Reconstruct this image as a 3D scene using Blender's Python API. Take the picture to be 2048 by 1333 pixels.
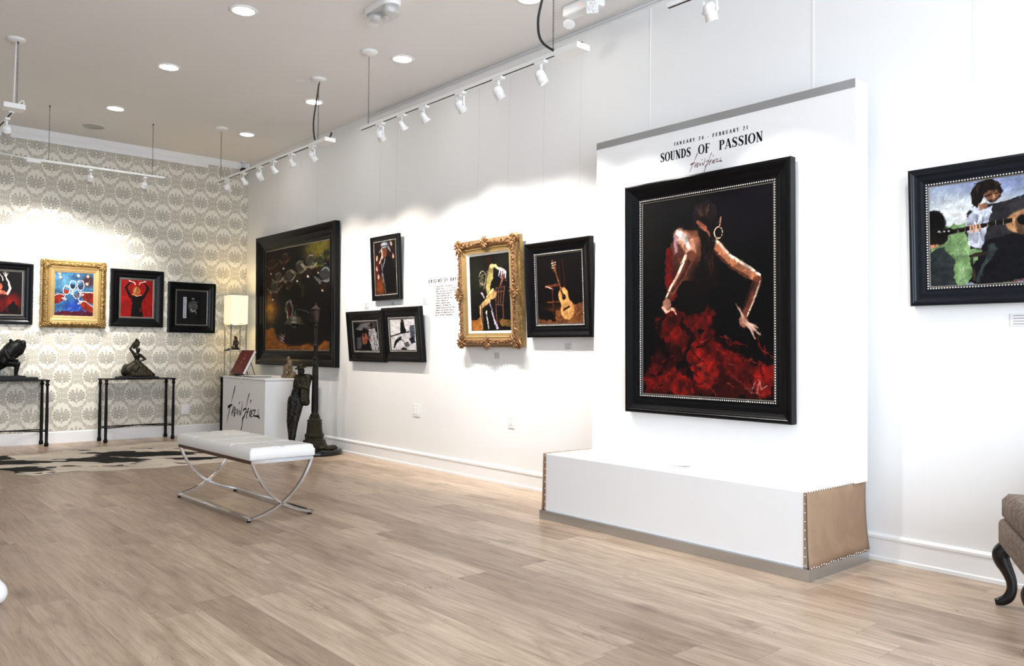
import bpy, bmesh, math, random
import numpy as np
from mathutils import Vector, Matrix, Euler
random.seed(7); rng = np.random.default_rng(7)
for o in list(bpy.data.objects): bpy.data.objects.remove(o)
SC = bpy.context.scene; COL = SC.collection; PI = math.pi

# ------------------------------------------------------------------ camera, world, exposure, daylight
W, D, H = 4.349, 10.323, 3.527            # right wall x, back wall y, ceiling z (camera foot at 0,0)
YAW, PITCH, ROLL, FPX = .7168, .0216, .0095, 1618.3
cam = bpy.data.cameras.new('camera'); co = bpy.data.objects.new('camera', cam); COL.objects.link(co)
d = Vector((math.sin(YAW)*math.cos(PITCH), math.cos(YAW)*math.cos(PITCH), math.sin(PITCH)))
r0 = Vector((math.cos(YAW), -math.sin(YAW), 0)); u0 = r0.cross(d)
rr = r0*math.cos(ROLL)+u0*math.sin(ROLL); uu = -r0*math.sin(ROLL)+u0*math.cos(ROLL)
M = Matrix((rr, uu, -d)).transposed().to_4x4(); M.translation = (0, 0, 1.1)
co.matrix_world = M
cam.sensor_width = 36; cam.lens = FPX/2048*36; cam.clip_start = .05; cam.clip_end = 60
SC.camera = co
SC.view_settings.view_transform = 'Standard'; SC.view_settings.look = 'None'
SC.view_settings.gamma = 1; SC.view_settings.use_curve_mapping = False
SC.view_settings.exposure = 0.32
wd = bpy.data.worlds.new('sky'); SC.world = wd; wd.use_nodes = True
wd.node_tree.nodes['Background'].inputs[0].default_value = (.78, .88, 1, 1)
wd.node_tree.nodes['Background'].inputs[1].default_value = 1.5

def area(name, loc, rot, sx, sy, e, col):
    l = bpy.data.lights.new(name, 'AREA'); l.shape = 'RECTANGLE'; l.size = sx; l.size_y = sy; l.energy = e; l.color = col
    o = bpy.data.objects.new(name, l); o.location = loc; o.rotation_euler = rot; COL.objects.link(o); return o
# daylight coming through the storefront window opening (front wall, behind the camera)
area('daylight_window', (1.4, -2.3, 1.75), (PI/2, 0, 0), 4.6, 2.7, 250, (.78, .88, 1.0))

# ------------------------------------------------------------------ node helpers
def mat(name, col=(.8, .8, .8), rough=.5, metal=0, emit=None, es=0, spec=.5, coat=0, bump=0, bscale=40, var=0, vscale=8, trans=0, alpha=1):
    m = bpy.data.materials.new(name); m.use_nodes = True
    nt = m.node_tree; b = nt.nodes['Principled BSDF']
    c = (*[x for x in col], 1)
    b.inputs['Base Color'].default_value = c; b.inputs['Roughness'].default_value = rough
    b.inputs['Metallic'].default_value = metal; b.inputs['Specular IOR Level'].default_value = spec
    b.inputs['Coat Weight'].default_value = coat; b.inputs['Coat Roughness'].default_value = .08
    b.inputs['Transmission Weight'].default_value = trans; b.inputs['Alpha'].default_value = alpha
    if emit: b.inputs['Emission Color'].default_value = (*emit, 1); b.inputs['Emission Strength'].default_value = es
    tc = nt.nodes.new('ShaderNodeTexCoord')
    n = nt.nodes.new('ShaderNodeTexNoise'); n.inputs['Scale'].default_value = vscale; n.inputs['Detail'].default_value = 5
    nt.links.new(tc.outputs['Object'], n.inputs['Vector'])
    mx = nt.nodes.new('ShaderNodeMix'); mx.data_type = 'RGBA'
    mx.inputs[6].default_value = tuple(max(0, x*(1-var)) for x in col)+(1,)
    mx.inputs[7].default_value = tuple(min(1, x*(1+var)) for x in col)+(1,)
    nt.links.new(n.outputs['Fac'], mx.inputs[0]); nt.links.new(mx.outputs[2], b.inputs['Base Color'])
    if bump:
        n2 = nt.nodes.new('ShaderNodeTexNoise'); n2.inputs['Scale'].default_value = bscale; n2.inputs['Detail'].default_value = 6
        bp = nt.nodes.new('ShaderNodeBump'); bp.inputs['Strength'].default_value = bump; bp.inputs['Distance'].default_value = .01
        nt.links.new(tc.outputs['Object'], n2.inputs['Vector']); nt.links.new(n2.outputs['Fac'], bp.inputs['Height']); nt.links.new(bp.outputs[0], b.inputs['Normal'])
    return m
def S(r, g, b):  # sRGB 0-255 -> linear
    return tuple(((x/255)/12.92 if x/255 <= .04045 else ((x/255+.055)/1.055)**2.4) for x in (r, g, b))

MT = {}
MT['wall'] = mat('white_wall_paint', (.84, .84, .835), .55, bump=.06, bscale=6, var=.015, vscale=3)
MT['ceil'] = mat('ceiling_paint', (.82, .80, .785), .8, bump=.05, bscale=2, var=.02, vscale=1.5)
MT['trim'] = mat('white_gloss_trim', (.86, .86, .86), .3, var=.01)
MT['white'] = mat('white_paint', (.86, .86, .86), .4, var=.01)
MT['wmetal'] = mat('white_powder_coat', (.85, .85, .84), .35, var=.01)
MT['black'] = mat('black_lacquer', (.002, .002, .0025), .26, spec=.15, var=.2)
MT['blackm'] = mat('black_iron', (.003, .003, .0035), .5, spec=.2, bump=.2, bscale=60, var=.2)
MT['blackt'] = mat('black_vinyl', (.004, .004, .005), .6, spec=.15)
MT['track'] = mat('track_slot_black', (.01, .01, .01), .6)
MT['grey'] = mat('grey_face', (.45, .45, .44), .6)
MT['chrome'] = mat('chrome', (.62, .62, .64), .1, metal=1, var=.02)
MT['alu'] = mat('brushed_aluminium', (.53, .56, .59), .28, metal=1, bump=.05, bscale=90, var=.05, vscale=3)
MT['leather'] = mat('white_leather', (.86, .85, .83), .35, bump=.15, bscale=120, var=.01)
MT['chrome_refl'] = mat('dark_reflection_strip', S(70, 32, 26), .4, var=.2)  # red-brown colour imitates the dark reflection in the bench's chrome side rails
MT['bronze'] = mat('dark_patina_bronze', (.009, .0085, .005), .42, metal=.35, spec=.35, bump=.5, bscale=45, var=.55, vscale=14)
MT['bronzeg'] = mat('green_gold_bronze', (.022, .018, .008), .45, metal=.4, spec=.35, bump=.4, bscale=50, var=.6, vscale=16)
MT['bronzed'] = mat('near_black_bronze', (.004, .004, .004), .4, metal=.2, spec=.3, bump=.3, bscale=45, var=.4, vscale=14)
MT['bronzer'] = mat('red_brown_patina', (.03, .012, .008), .45, metal=.3, bump=.4, bscale=45, var=.5, vscale=14)
MT['stone'] = mat('pale_bronze_stone', S(112, 94, 68), .6, bump=.5, bscale=50, var=.35, vscale=12)
MT['disc'] = mat('polished_black_stone', (.004, .004, .005), .12, coat=.15, spec=.35)
MT['gold'] = mat('gilded_wood', S(134, 106, 60), .38, metal=.6, bump=1.0, bscale=55, var=.6, vscale=30)
MT['goldl'] = mat('pale_gilding', S(160, 132, 84), .42, metal=.45, bump=.3, bscale=60, var=.2, vscale=12)
MT['goldd'] = mat('red_gold_gilding', S(128, 92, 58), .38, metal=.6, bump=1.0, bscale=60, var=.65, vscale=34)
MT['bead'] = mat('silver_beads', (.7, .68, .64), .25, metal=.9)
MT['edge'] = mat('worn_silver_fillet', (.22, .20, .17), .35, metal=.7)
MT['blackblue'] = mat('blue_black_lacquer', S(9, 14, 21), .28, spec=.22, var=.3)
MT['shade'] = mat('lamp_shade_linen', (.80, .74, .52), .8, emit=(1, .92, .62), es=.62)
MT['bulb'] = mat('lit_bulb', (1, 1, 1), .5, emit=(1, .82, .5), es=8)
MT['led'] = mat('lit_downlight', (1, 1, 1), .5, emit=(1, .97, .92), es=42)
MT['spotlens'] = mat('lit_spot_lens', (1, 1, 1), .5, emit=(1, .95, .86), es=2.2)
MT['glass'] = mat('clear_plastic', (.78, .78, .78), .15, alpha=.35)
MT['reflector'] = mat('chrome_reflector', (.75, .75, .78), .15, metal=.6, bump=1, bscale=60, var=.3, vscale=30)
MT['plate'] = mat('cover_plate', (.80, .80, .79), .35)
MT['card'] = mat('placard_card', (.72, .72, .72), .5)
MT['ink'] = mat('grey_print', (.25, .25, .25), .6)
MT['darkink'] = mat('dark_print', (.04, .04, .04), .6)
MT['red'] = mat('dark_red_cover', S(96, 22, 20), .5, var=.35, vscale=30, bump=.1)
MT['gilt'] = mat('cover_print', S(150, 70, 52), .5)
MT['paper'] = mat('paper', (.82, .82, .80), .6)
MT['sigred'] = mat('dark_red_vinyl', S(96, 20, 26), .5)
MT['wire'] = mat('steel_wire', (.5, .5, .5), .4, metal=.5)
MT['cable'] = mat('black_cable', (.01, .01, .01), .45)
MT['chain'] = mat('chain_metal', (.16, .15, .14), .4, metal=.6)
MT['ghost'] = mat('clear_glass_shelf', (.7, .75, .73), .05, alpha=.45)
MT['linen'] = mat('white_liner', (.8, .78, .73), .7)
MT['redled'] = mat('red_indicator', (.8, .05, .05), .4, emit=(1, .1, .1), es=2)
MT['cushw'] = mat('white_upholstery', (.84, .83, .80), .7, bump=.1)

def nodes_of(m): return m.node_tree, m.node_tree.nodes, m.node_tree.links
def math_n(nt, op, a, b=None, c=None):
    n = nt.nodes.new('ShaderNodeMath'); n.operation = op
    for i, v in enumerate((a, b, c)):
        if v is None: continue
        if isinstance(v, (int, float)): n.inputs[i].default_value = v
        else: nt.links.new(v, n.inputs[i])
    return n.outputs[0]

def floor_mat():
    m = mat('oak_plank_floor', (.5, .45, .38), .33); nt, N, L = nodes_of(m); b = N['Principled BSDF']
    g = N.new('ShaderNodeNewGeometry'); sp = N.new('ShaderNodeSeparateXYZ'); L.new(g.outputs['Position'], sp.inputs[0])
    PW, PL = .186, 1.28
    xs = math_n(nt, 'DIVIDE', math_n(nt, 'ADD', sp.outputs[0], 50-1.052+PW*3), PW)
    row = math_n(nt, 'FLOOR', xs); fx = math_n(nt, 'FRACT', xs)
    wn = N.new('ShaderNodeTexWhiteNoise'); wn.noise_dimensions = '1D'; L.new(row, wn.inputs['W'])
    ys = math_n(nt, 'DIVIDE', math_n(nt, 'ADD', sp.outputs[1], math_n(nt, 'MULTIPLY_ADD', wn.outputs['Value'], PL, 30)), PL)
    pid = math_n(nt, 'FLOOR', ys); fy = math_n(nt, 'FRACT', ys)
    cv = N.new('ShaderNodeCombineXYZ'); L.new(row, cv.inputs[0]); L.new(pid, cv.inputs[1])
    w2 = N.new('ShaderNodeTexWhiteNoise'); w2.noise_dimensions = '3D'; L.new(cv.outputs[0], w2.inputs['Vector'])
    # grain
    gv = N.new('ShaderNodeCombineXYZ')
    L.new(math_n(nt, 'MULTIPLY_ADD', sp.outputs[0], 26, math_n(nt, 'MULTIPLY', w2.outputs['Value'], 37)), gv.inputs[0])
    L.new(math_n(nt, 'MULTIPLY_ADD', sp.outputs[1], 1.7, math_n(nt, 'MULTIPLY', w2.outputs['Value'], 91)), gv.inputs[1])
    gn = N.new('ShaderNodeTexNoise'); gn.inputs['Scale'].default_value = 1; gn.inputs['Detail'].default_value = 9; gn.inputs['Roughness'].default_value = .62; gn.inputs['Distortion'].default_value = .7
    L.new(gv.outputs[0], gn.inputs['Vector'])
    gv2 = N.new('ShaderNodeCombineXYZ')
    L.new(math_n(nt, 'MULTIPLY_ADD', sp.outputs[0], 7, math_n(nt, 'MULTIPLY', w2.outputs['Value'], 17)), gv2.inputs[0])
    L.new(math_n(nt, 'MULTIPLY_ADD', sp.outputs[1], 1.6, math_n(nt, 'MULTIPLY', w2.outputs['Value'], 51)), gv2.inputs[1])
    gn2 = N.new('ShaderNodeTexNoise'); gn2.inputs['Scale'].default_value = 1; gn2.inputs['Detail'].default_value = 5; gn2.inputs['Roughness'].default_value = .55; gn2.inputs['Distortion'].default_value = 1.2
    L.new(gv2.outputs[0], gn2.inputs['Vector'])
    r = N.new('ShaderNodeValToRGB'); L.new(gn.outputs['Fac'], r.inputs[0])
    e = r.color_ramp.elements; e[0].position = .25; e[0].color = (*S(150, 131, 112), 1); e[1].position = .75; e[1].color = (*S(199, 182, 161), 1)
    x = e.new(.5); x.color = (*S(180, 161, 141), 1)
    r2 = N.new('ShaderNodeValToRGB'); L.new(gn2.outputs['Fac'], r2.inputs[0])
    e = r2.color_ramp.elements; e[0].position = .3; e[0].color = (.74, .70, .67, 1); e[1].position = .5; e[1].color = (1, 1, 1, 1)
    x = e.new(.75); x.color = (1.12, 1.12, 1.13, 1)
    m1 = N.new('ShaderNodeMix'); m1.data_type = 'RGBA'; m1.blend_type = 'MULTIPLY'; m1.inputs[0].default_value = .95
    L.new(r.outputs[0], m1.inputs[6]); L.new(r2.outputs[0], m1.inputs[7])
    gv3 = N.new('ShaderNodeCombineXYZ')
    L.new(math_n(nt, 'MULTIPLY_ADD', sp.outputs[0], 110, math_n(nt, 'MULTIPLY', w2.outputs['Value'], 71)), gv3.inputs[0])
    L.new(math_n(nt, 'MULTIPLY_ADD', sp.outputs[1], 5, math_n(nt, 'MULTIPLY', w2.outputs['Value'], 31)), gv3.inputs[1])
    gn3 = N.new('ShaderNodeTexNoise'); gn3.inputs['Scale'].default_value = 1; gn3.inputs['Detail'].default_value = 8; gn3.inputs['Roughness'].default_value = .7; gn3.inputs['Distortion'].default_value = .4
    L.new(gv3.outputs[0], gn3.inputs['Vector'])
    r3 = N.new('ShaderNodeValToRGB'); L.new(gn3.outputs['Fac'], r3.inputs[0]); e = r3.color_ramp.elements; e[0].position = .32; e[0].color = (.66, .62, .58, 1); e[1].position = .48; e[1].color = (1, 1, 1, 1); x = e.new(.68); x.color = (1.14, 1.14, 1.14, 1)
    mg = N.new('ShaderNodeMix'); mg.data_type = 'RGBA'; mg.blend_type = 'MULTIPLY'; mg.inputs[0].default_value = .7
    L.new(m1.outputs[2], mg.inputs[6]); L.new(r3.outputs[0], mg.inputs[7]); m1 = mg
    # plank tone
    tone = N.new('ShaderNodeValToRGB'); L.new(w2.outputs['Value'], tone.inputs[0])
    e = tone.color_ramp.elements; e[0].color = (.78, .71, .66, 1); e[1].color = (1.18, 1.15, 1.11, 1)
    x = e.new(.45); x.color = (1.0, .94, .905, 1)
    m2 = N.new('ShaderNodeMix'); m2.data_type = 'RGBA'; m2.blend_type = 'MULTIPLY'; m2.inputs[0].default_value = 1
    L.new(m1.outputs[2], m2.inputs[6]); L.new(tone.outputs[0], m2.inputs[7])
    # knots
    vo = N.new('ShaderNodeTexVoronoi'); vo.inputs['Scale'].default_value = 1
    kv = N.new('ShaderNodeCombineXYZ'); L.new(math_n(nt, 'MULTIPLY', sp.outputs[0], 3.6), kv.inputs[0]); L.new(math_n(nt, 'MULTIPLY', sp.outputs[1], 1.5), kv.inputs[1])
    L.new(kv.outputs[0], vo.inputs['Vector'])
    kn = math_n(nt, 'ADD', vo.outputs['Distance'], math_n(nt, 'MULTIPLY', math_n(nt, 'SUBTRACT', gn.outputs['Fac'], .5), .25))
    kf = N.new('ShaderNodeMapRange'); L.new(kn, kf.inputs[0]); kf.inputs[1].default_value = .0; kf.inputs[2].default_value = .17; kf.inputs[3].default_value = .75; kf.inputs[4].default_value = 0
    m3 = N.new('ShaderNodeMix'); m3.data_type = 'RGBA'; L.new(kf.outputs[0], m3.inputs[0]); L.new(m2.outputs[2], m3.inputs[6]); m3.inputs[7].default_value = (*S(104, 84, 70), 1)
    # fine cracks in the grain
    cv3 = N.new('ShaderNodeCombineXYZ'); L.new(math_n(nt, 'MULTIPLY_ADD', sp.outputs[0], 9, math_n(nt, 'MULTIPLY', w2.outputs['Value'], 43)), cv3.inputs[0]); L.new(math_n(nt, 'MULTIPLY_ADD', sp.outputs[1], 2.2, math_n(nt, 'MULTIPLY', w2.outputs['Value'], 23)), cv3.inputs[1])
    cn = N.new('ShaderNodeTexNoise'); cn.inputs['Scale'].default_value = 1; cn.inputs['Detail'].default_value = 4; cn.inputs['Distortion'].default_value = .8; L.new(cv3.outputs[0], cn.inputs['Vector'])
    cm = N.new('ShaderNodeTexNoise'); cm.inputs['Scale'].default_value = 3.1; cm.inputs['Detail'].default_value = 2; L.new(g.outputs['Position'], cm.inputs['Vector'])
    ln_ = N.new('ShaderNodeMapRange'); L.new(math_n(nt, 'ABSOLUTE', math_n(nt, 'SUBTRACT', cn.outputs['Fac'], .5)), ln_.inputs[0]); ln_.inputs[1].default_value = 0; ln_.inputs[2].default_value = .007; ln_.inputs[3].default_value = .75; ln_.inputs[4].default_value = 0
    ck = math_n(nt, 'MULTIPLY', ln_.outputs[0], math_n(nt, 'GREATER_THAN', cm.outputs['Fac'], .58))
    m5 = N.new('ShaderNodeMix'); m5.data_type = 'RGBA'; L.new(ck, m5.inputs[0]); L.new(m3.outputs[2], m5.inputs[6]); m5.inputs[7].default_value = (*S(118, 96, 80), 1); m3 = m5
    # seams
    sx = math_n(nt, 'GREATER_THAN', math_n(nt, 'ABSOLUTE', math_n(nt, 'SUBTRACT', fx, .5)), .5-.0011/PW)
    sy = math_n(nt, 'GREATER_THAN', math_n(nt, 'ABSOLUTE', math_n(nt, 'SUBTRACT', fy, .5)), .5-.0011/PL)
    se = math_n(nt, 'MULTIPLY', math_n(nt, 'MAXIMUM', sx, sy), .55)
    m4 = N.new('ShaderNodeMix'); m4.data_type = 'RGBA'; L.new(se, m4.inputs[0]); L.new(m3.outputs[2], m4.inputs[6]); m4.inputs[7].default_value = (*S(95, 80, 68), 1)
    L.new(m4.outputs[2], b.inputs['Base Color'])
    bp = N.new('ShaderNodeBump'); bp.inputs['Strength'].default_value = .12; bp.inputs['Distance'].default_value = .004
    L.new(math_n(nt, 'SUBTRACT', gn.outputs['Fac'], se), bp.inputs['Height']); L.new(bp.outputs[0], b.inputs['Normal'])
    b.inputs['Specular IOR Level'].default_value = .35
    return m
MT['floor'] = floor_mat()

def cloth_mat(name, c1, c2, scale, c3=None):
    m = mat(name, c1, .8); nt, N, L = nodes_of(m); b = N['Principled BSDF']
    tc = N.new('ShaderNodeTexCoord')
    n = N.new('ShaderNodeTexNoise'); n.inputs['Scale'].default_value = scale; n.inputs['Detail'].default_value = 3; n.inputs['Distortion'].default_value = 2.5
    L.new(tc.outputs['Object'], n.inputs['Vector'])
    r = N.new('ShaderNodeValToRGB'); L.new(n.outputs['Fac'], r.inputs[0])
    e = r.color_ramp.elements; e[0].position = .42; e[0].color = (*c1, 1); e[1].position = .56; e[1].color = (*c2, 1)
    if c3: x = e.new(.66); x.color = (*c3, 1); x = e.new(.61); x.color = (*c2, 1)
    L.new(r.outputs[0], b.inputs['Base Color'])
    n2 = N.new('ShaderNodeTexNoise'); n2.inputs['Scale'].default_value = 300; L.new(tc.outputs['Object'], n2.inputs['Vector'])
    bp = N.new('ShaderNodeBump'); bp.inputs['Strength'].default_value = .4; bp.inputs['Distance'].default_value = .002
    L.new(n2.outputs['Fac'], bp.inputs['Height']); L.new(bp.outputs[0], b.inputs['Normal'])
    return m
MT['brocade'] = cloth_mat('taupe_brocade', S(112, 98, 88), S(142, 126, 112), 16, S(108, 62, 50))
MT['burlap'] = cloth_mat('burlap', S(150, 122, 98), S(157, 129, 104), 3)

def vcol_mat(name, rough=.35, spec=.4):
    m = mat(name, (.5,)*3, rough, spec=spec); nt, N, L = nodes_of(m); b = N['Principled BSDF']
    a = N.new('ShaderNodeVertexColor'); a.layer_name = 'paint'; L.new(a.outputs[0], b.inputs['Base Color'])
    tc = N.new('ShaderNodeTexCoord'); n2 = N.new('ShaderNodeTexNoise'); n2.inputs['Scale'].default_value = 60
    L.new(tc.outputs['Object'], n2.inputs['Vector'])
    bp = N.new('ShaderNodeBump'); bp.inputs['Strength'].default_value = .15; bp.inputs['Distance'].default_value = .003
    L.new(n2.outputs['Fac'], bp.inputs['Height']); L.new(bp.outputs[0], b.inputs['Normal'])
    return m
MT['oil'] = vcol_mat('oil_paint', .55, .12)

# ------------------------------------------------------------------ object helpers
def tag(o, label=None, cat=None, group=None, kind=None):
    if label: o['label'] = label
    if cat: o['category'] = cat
    if group: o['group'] = group
    if kind: o['kind'] = kind
    return o
def empty(name, loc, rot=(0, 0, 0), label=None, cat=None, group=None, parent=None):
    o = bpy.data.objects.new(name, None); o.empty_display_size = .1; COL.objects.link(o)
    o.location = loc; o.rotation_euler = rot; o.parent = parent
    return tag(o, label, cat, group)
def copy_tree(o, parent=None):
    c = o.copy(); COL.objects.link(c); c.parent = parent
    for ch in list(o.children): copy_tree(ch, c)
    return c

class MB:
    def __init__(s): s.v = []; s.f = []; s.m = []; s.sm = []
    def add(s, vs, fs, mi=0, smooth=False):
        n = len(s.v); s.v += [tuple(x) for x in vs]
        for f in fs: s.f.append(tuple(i+n for i in f)); s.m.append(mi); s.sm.append(smooth)
        return s
    def box(s, a, b, mi=0, bev=0):
        x0, y0, z0 = a; x1, y1, z1 = b
        if bev:
            bm = bmesh.new(); bmesh.ops.create_cube(bm, size=1)
            for v in bm.verts: v.co = Vector((x0+(v.co.x+.5)*(x1-x0), y0+(v.co.y+.5)*(y1-y0), z0+(v.co.z+.5)*(z1-z0)))
            bmesh.ops.bevel(bm, geom=bm.edges[:], offset=bev, segments=2, affect='EDGES', profile=.5)
            bm.verts.ensure_lookup_table(); bm.verts.index_update()
            s.add([v.co for v in bm.verts], [[v.index for v in f.verts] for f in bm.faces], mi, False); bm.free(); return s
        vs = [(x0, y0, z0), (x1, y0, z0), (x1, y1, z0), (x0, y1, z0), (x0, y0, z1), (x1, y0, z1), (x1, y1, z1), (x0, y1, z1)]
        return s.add(vs, [(0, 3, 2, 1), (4, 5, 6, 7), (0, 1, 5, 4), (1, 2, 6, 5), (2, 3, 7, 6), (3, 0, 4, 7)], mi)
    def tube(s, pts, r, n=10, mi=0, cap=True, smooth=True, squash=None):
        pts = [Vector(p) for p in pts]; k = len(pts); rs = r if isinstance(r, (list, tuple)) else [r]*k
        vs = []; fs = []; prev = None
        for i, p in enumerate(pts):
            t = (pts[min(i+1, k-1)]-pts[max(i-1, 0)]); t = t.normalized() if t.length > 1e-9 else Vector((0, 0, 1))
            if prev is None:
                a = Vector((0, 0, 1)) if abs(t.z) < .9 else Vector((1, 0, 0)); n1 = t.cross(a).normalized()
            else:
                n1 = prev-t*prev.dot(t); n1 = n1.normalized() if n1.length > 1e-6 else t.orthogonal().normalized()
            prev = n1; n2 = t.cross(n1)
            for j in range(n):
                a = 2*PI*j/n+(PI/n if n == 4 else 0)
                vs.append(p+(n1*math.cos(a)+n2*math.sin(a))*rs[i])
        for i in range(k-1):
            for j in range(n): fs.append((i*n+j, i*n+(j+1) % n, (i+1)*n+(j+1) % n, (i+1)*n+j))
        if cap: fs.append(tuple(range(n))[::-1]); fs.append(tuple((k-1)*n+j for j in range(n)))
        return s.add(vs, fs, mi, smooth)
    def lathe(s, prof, c=(0, 0, 0), n=32, mi=0, axis='z', smooth=True, sx=1, sy=1, M=None):
        vs = []; fs = []; k = len(prof)
        for r, z in prof:
            for j in range(n):
                a = 2*PI*j/n+(PI/n if n <= 8 else 0); x, y = r*math.cos(a)*sx, r*math.sin(a)*sy
                if axis == 'z': p = Vector((x, y, z))
                elif axis == 'x': p = Vector((z, x, y))
                else: p = Vector((x, z, y))
                if M is not None: p = M @ p
                vs.append(p+Vector(c))
        for i in range(k-1):
            for j in range(n): fs.append((i*n+j, i*n+(j+1) % n, (i+1)*n+(j+1) % n, (i+1)*n+j))
        if prof[0][0] > 1e-6: fs.append(tuple(range(n))[::-1])
        if prof[-1][0] > 1e-6: fs.append(tuple((k-1)*n+j for j in range(n)))
        return s.add(vs, fs, mi, smooth)
    def ell(s, c, r, mi=0, R=None, nu=14, nv=9):
        if isinstance(r, (int, float)): r = (r, r, r)
        vs = [];fs = []
        for i in range(nv+1):
            t = PI*i/nv
            for j in range(nu):
                a = 2*PI*j/nu
                p = Vector((r[0]*math.sin(t)*math.cos(a), r[1]*math.sin(t)*math.sin(a), r[2]*math.cos(t)))
                if R is not None: p = R @ p
                vs.append(p+Vector(c))
        for i in range(nv):
            for j in range(nu): fs.append((i*nu+j, (i+1)*nu+j, (i+1)*nu+(j+1) % nu, i*nu+(j+1) % nu))
        return s.add(vs, fs, mi, True)
    def cap(s, a, ra, b, rb, mi=0):
        """tapered limb with round ends"""
        a = Vector(a); b = Vector(b); t = (b-a); L = t.length; t = t.normalized() if L else Vector((0, 0, 1))
        pts = []; rs = []
        for k in range(5): q = math.cos(k*PI/8); pts.append(a-t*ra*q); rs.append(max(1e-4, ra*math.sin(k*PI/8)))
        for k in range(1, 4): pts.append(a+t*L*k/4); rs.append(ra+(rb-ra)*k/4)
        for k in range(4, -1, -1): q = math.cos(k*PI/8); pts.append(b+t*rb*q); rs.append(max(1e-4, rb*math.sin(k*PI/8)))
        return s.tube(pts, rs, 16, mi)
    def prism(s, poly, y0, y1, mi=0, plane='xz'):
        n = len(poly)
        f = (lambda p, h: (p[0], h, p[1])) if plane == 'xz' else (lambda p, h: (p[0], p[1], h))
        vs = [f(p, y0) for p in poly]+[f(p, y1) for p in poly]
        fs = [tuple(range(n)), tuple(range(2*n-1, n-1, -1))]+[(i, i+n, (i+1) % n+n, (i+1) % n) for i in range(n)]
        return s.add(vs, fs, mi)
    def build(s, name, mats, parent=None, loc=None, rot=None, fix=False):
        me = bpy.data.meshes.new(name); me.from_pydata(s.v, [], s.f)
        if not isinstance(mats, (list, tuple)): mats = [mats]
        for m in mats: me.materials.append(m)
        me.polygons.foreach_set('material_index', s.m); me.polygons.foreach_set('use_smooth', s.sm)
        if fix:
            bm = bmesh.new(); bm.from_mesh(me); bmesh.ops.recalc_face_normals(bm, faces=bm.faces[:]); bm.to_mesh(me); bm.free()
        me.update()
        o = bpy.data.objects.new(name, me); COL.objects.link(o); o.parent = parent
        if loc: o.location = loc
        if rot: o.rotation_euler = rot
        return o
def figure(name, mb, m, parent=None, voxel=.005, smooth=3, disp=0, dsize=.02, loc=None):
    o = mb.build(name, m, parent, fix=True, loc=loc)
    r = o.modifiers.new('remesh', 'REMESH'); r.mode = 'VOXEL'; r.voxel_size = voxel; r.use_smooth_shade = True
    if smooth: q = o.modifiers.new('smooth', 'SMOOTH'); q.iterations = smooth; q.factor = .5
    if disp:
        t = bpy.data.textures.new(name+'_folds', 'CLOUDS'); t.noise_scale = dsize
        q = o.modifiers.new('folds', 'DISPLACE'); q.texture = t; q.strength = disp; q.mid_level = .5; q.texture_coords = 'LOCAL'
    return o
def struct(o): o['kind'] = 'structure'; return o
def arc(c, r, a0, a1, n, plane='xz', y=0):
    return [((c[0]+r*math.cos(a0+(a1-a0)*i/n)), y, c[1]+r*math.sin(a0+(a1-a0)*i/n)) for i in range(n+1)]

# ------------------------------------------------------------------ the room
XL, YF = -1.6, -2.4
struct(MB().box((XL, YF, -.1), (W+.15, D+.15, 0)).build('floor', MT['floor']))
struct(MB().box((XL, YF, H), (W+.15, D+.15, H+.12)).build('ceiling', MT['ceil']))
struct(MB().box((W, YF, 0), (W+.15, D+.15, H)).build('wall_right', MT['wall']))
struct(MB().box((XL-.15, YF, 0), (XL, D+.15, H)).build('wall_left', MT['wall']))
fw = MB(); fw.box((XL, YF-.15, 0), (-.95, YF, H)); fw.box((3.75, YF-.15, 0), (W+.15, YF, H)); fw.box((-.95, YF-.15, 0), (3.75, YF, .4)); fw.box((-.95, YF-.15, 3.1), (3.75, YF, H))
struct(fw.build('wall_front', MT['wall']))
wf = MB()
for x in (-.95, .6, 2.15, 3.70): wf.box((x, YF-.1, .4), (x+.05, YF-.05, 3.1))
wf.box((-.95, YF-.1, .4), (3.75, YF-.05, .45)); wf.box((-.95, YF-.1, 3.05), (3.75, YF-.05, 3.1))
struct(wf.build('window_1', MT['blackm']))

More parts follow.
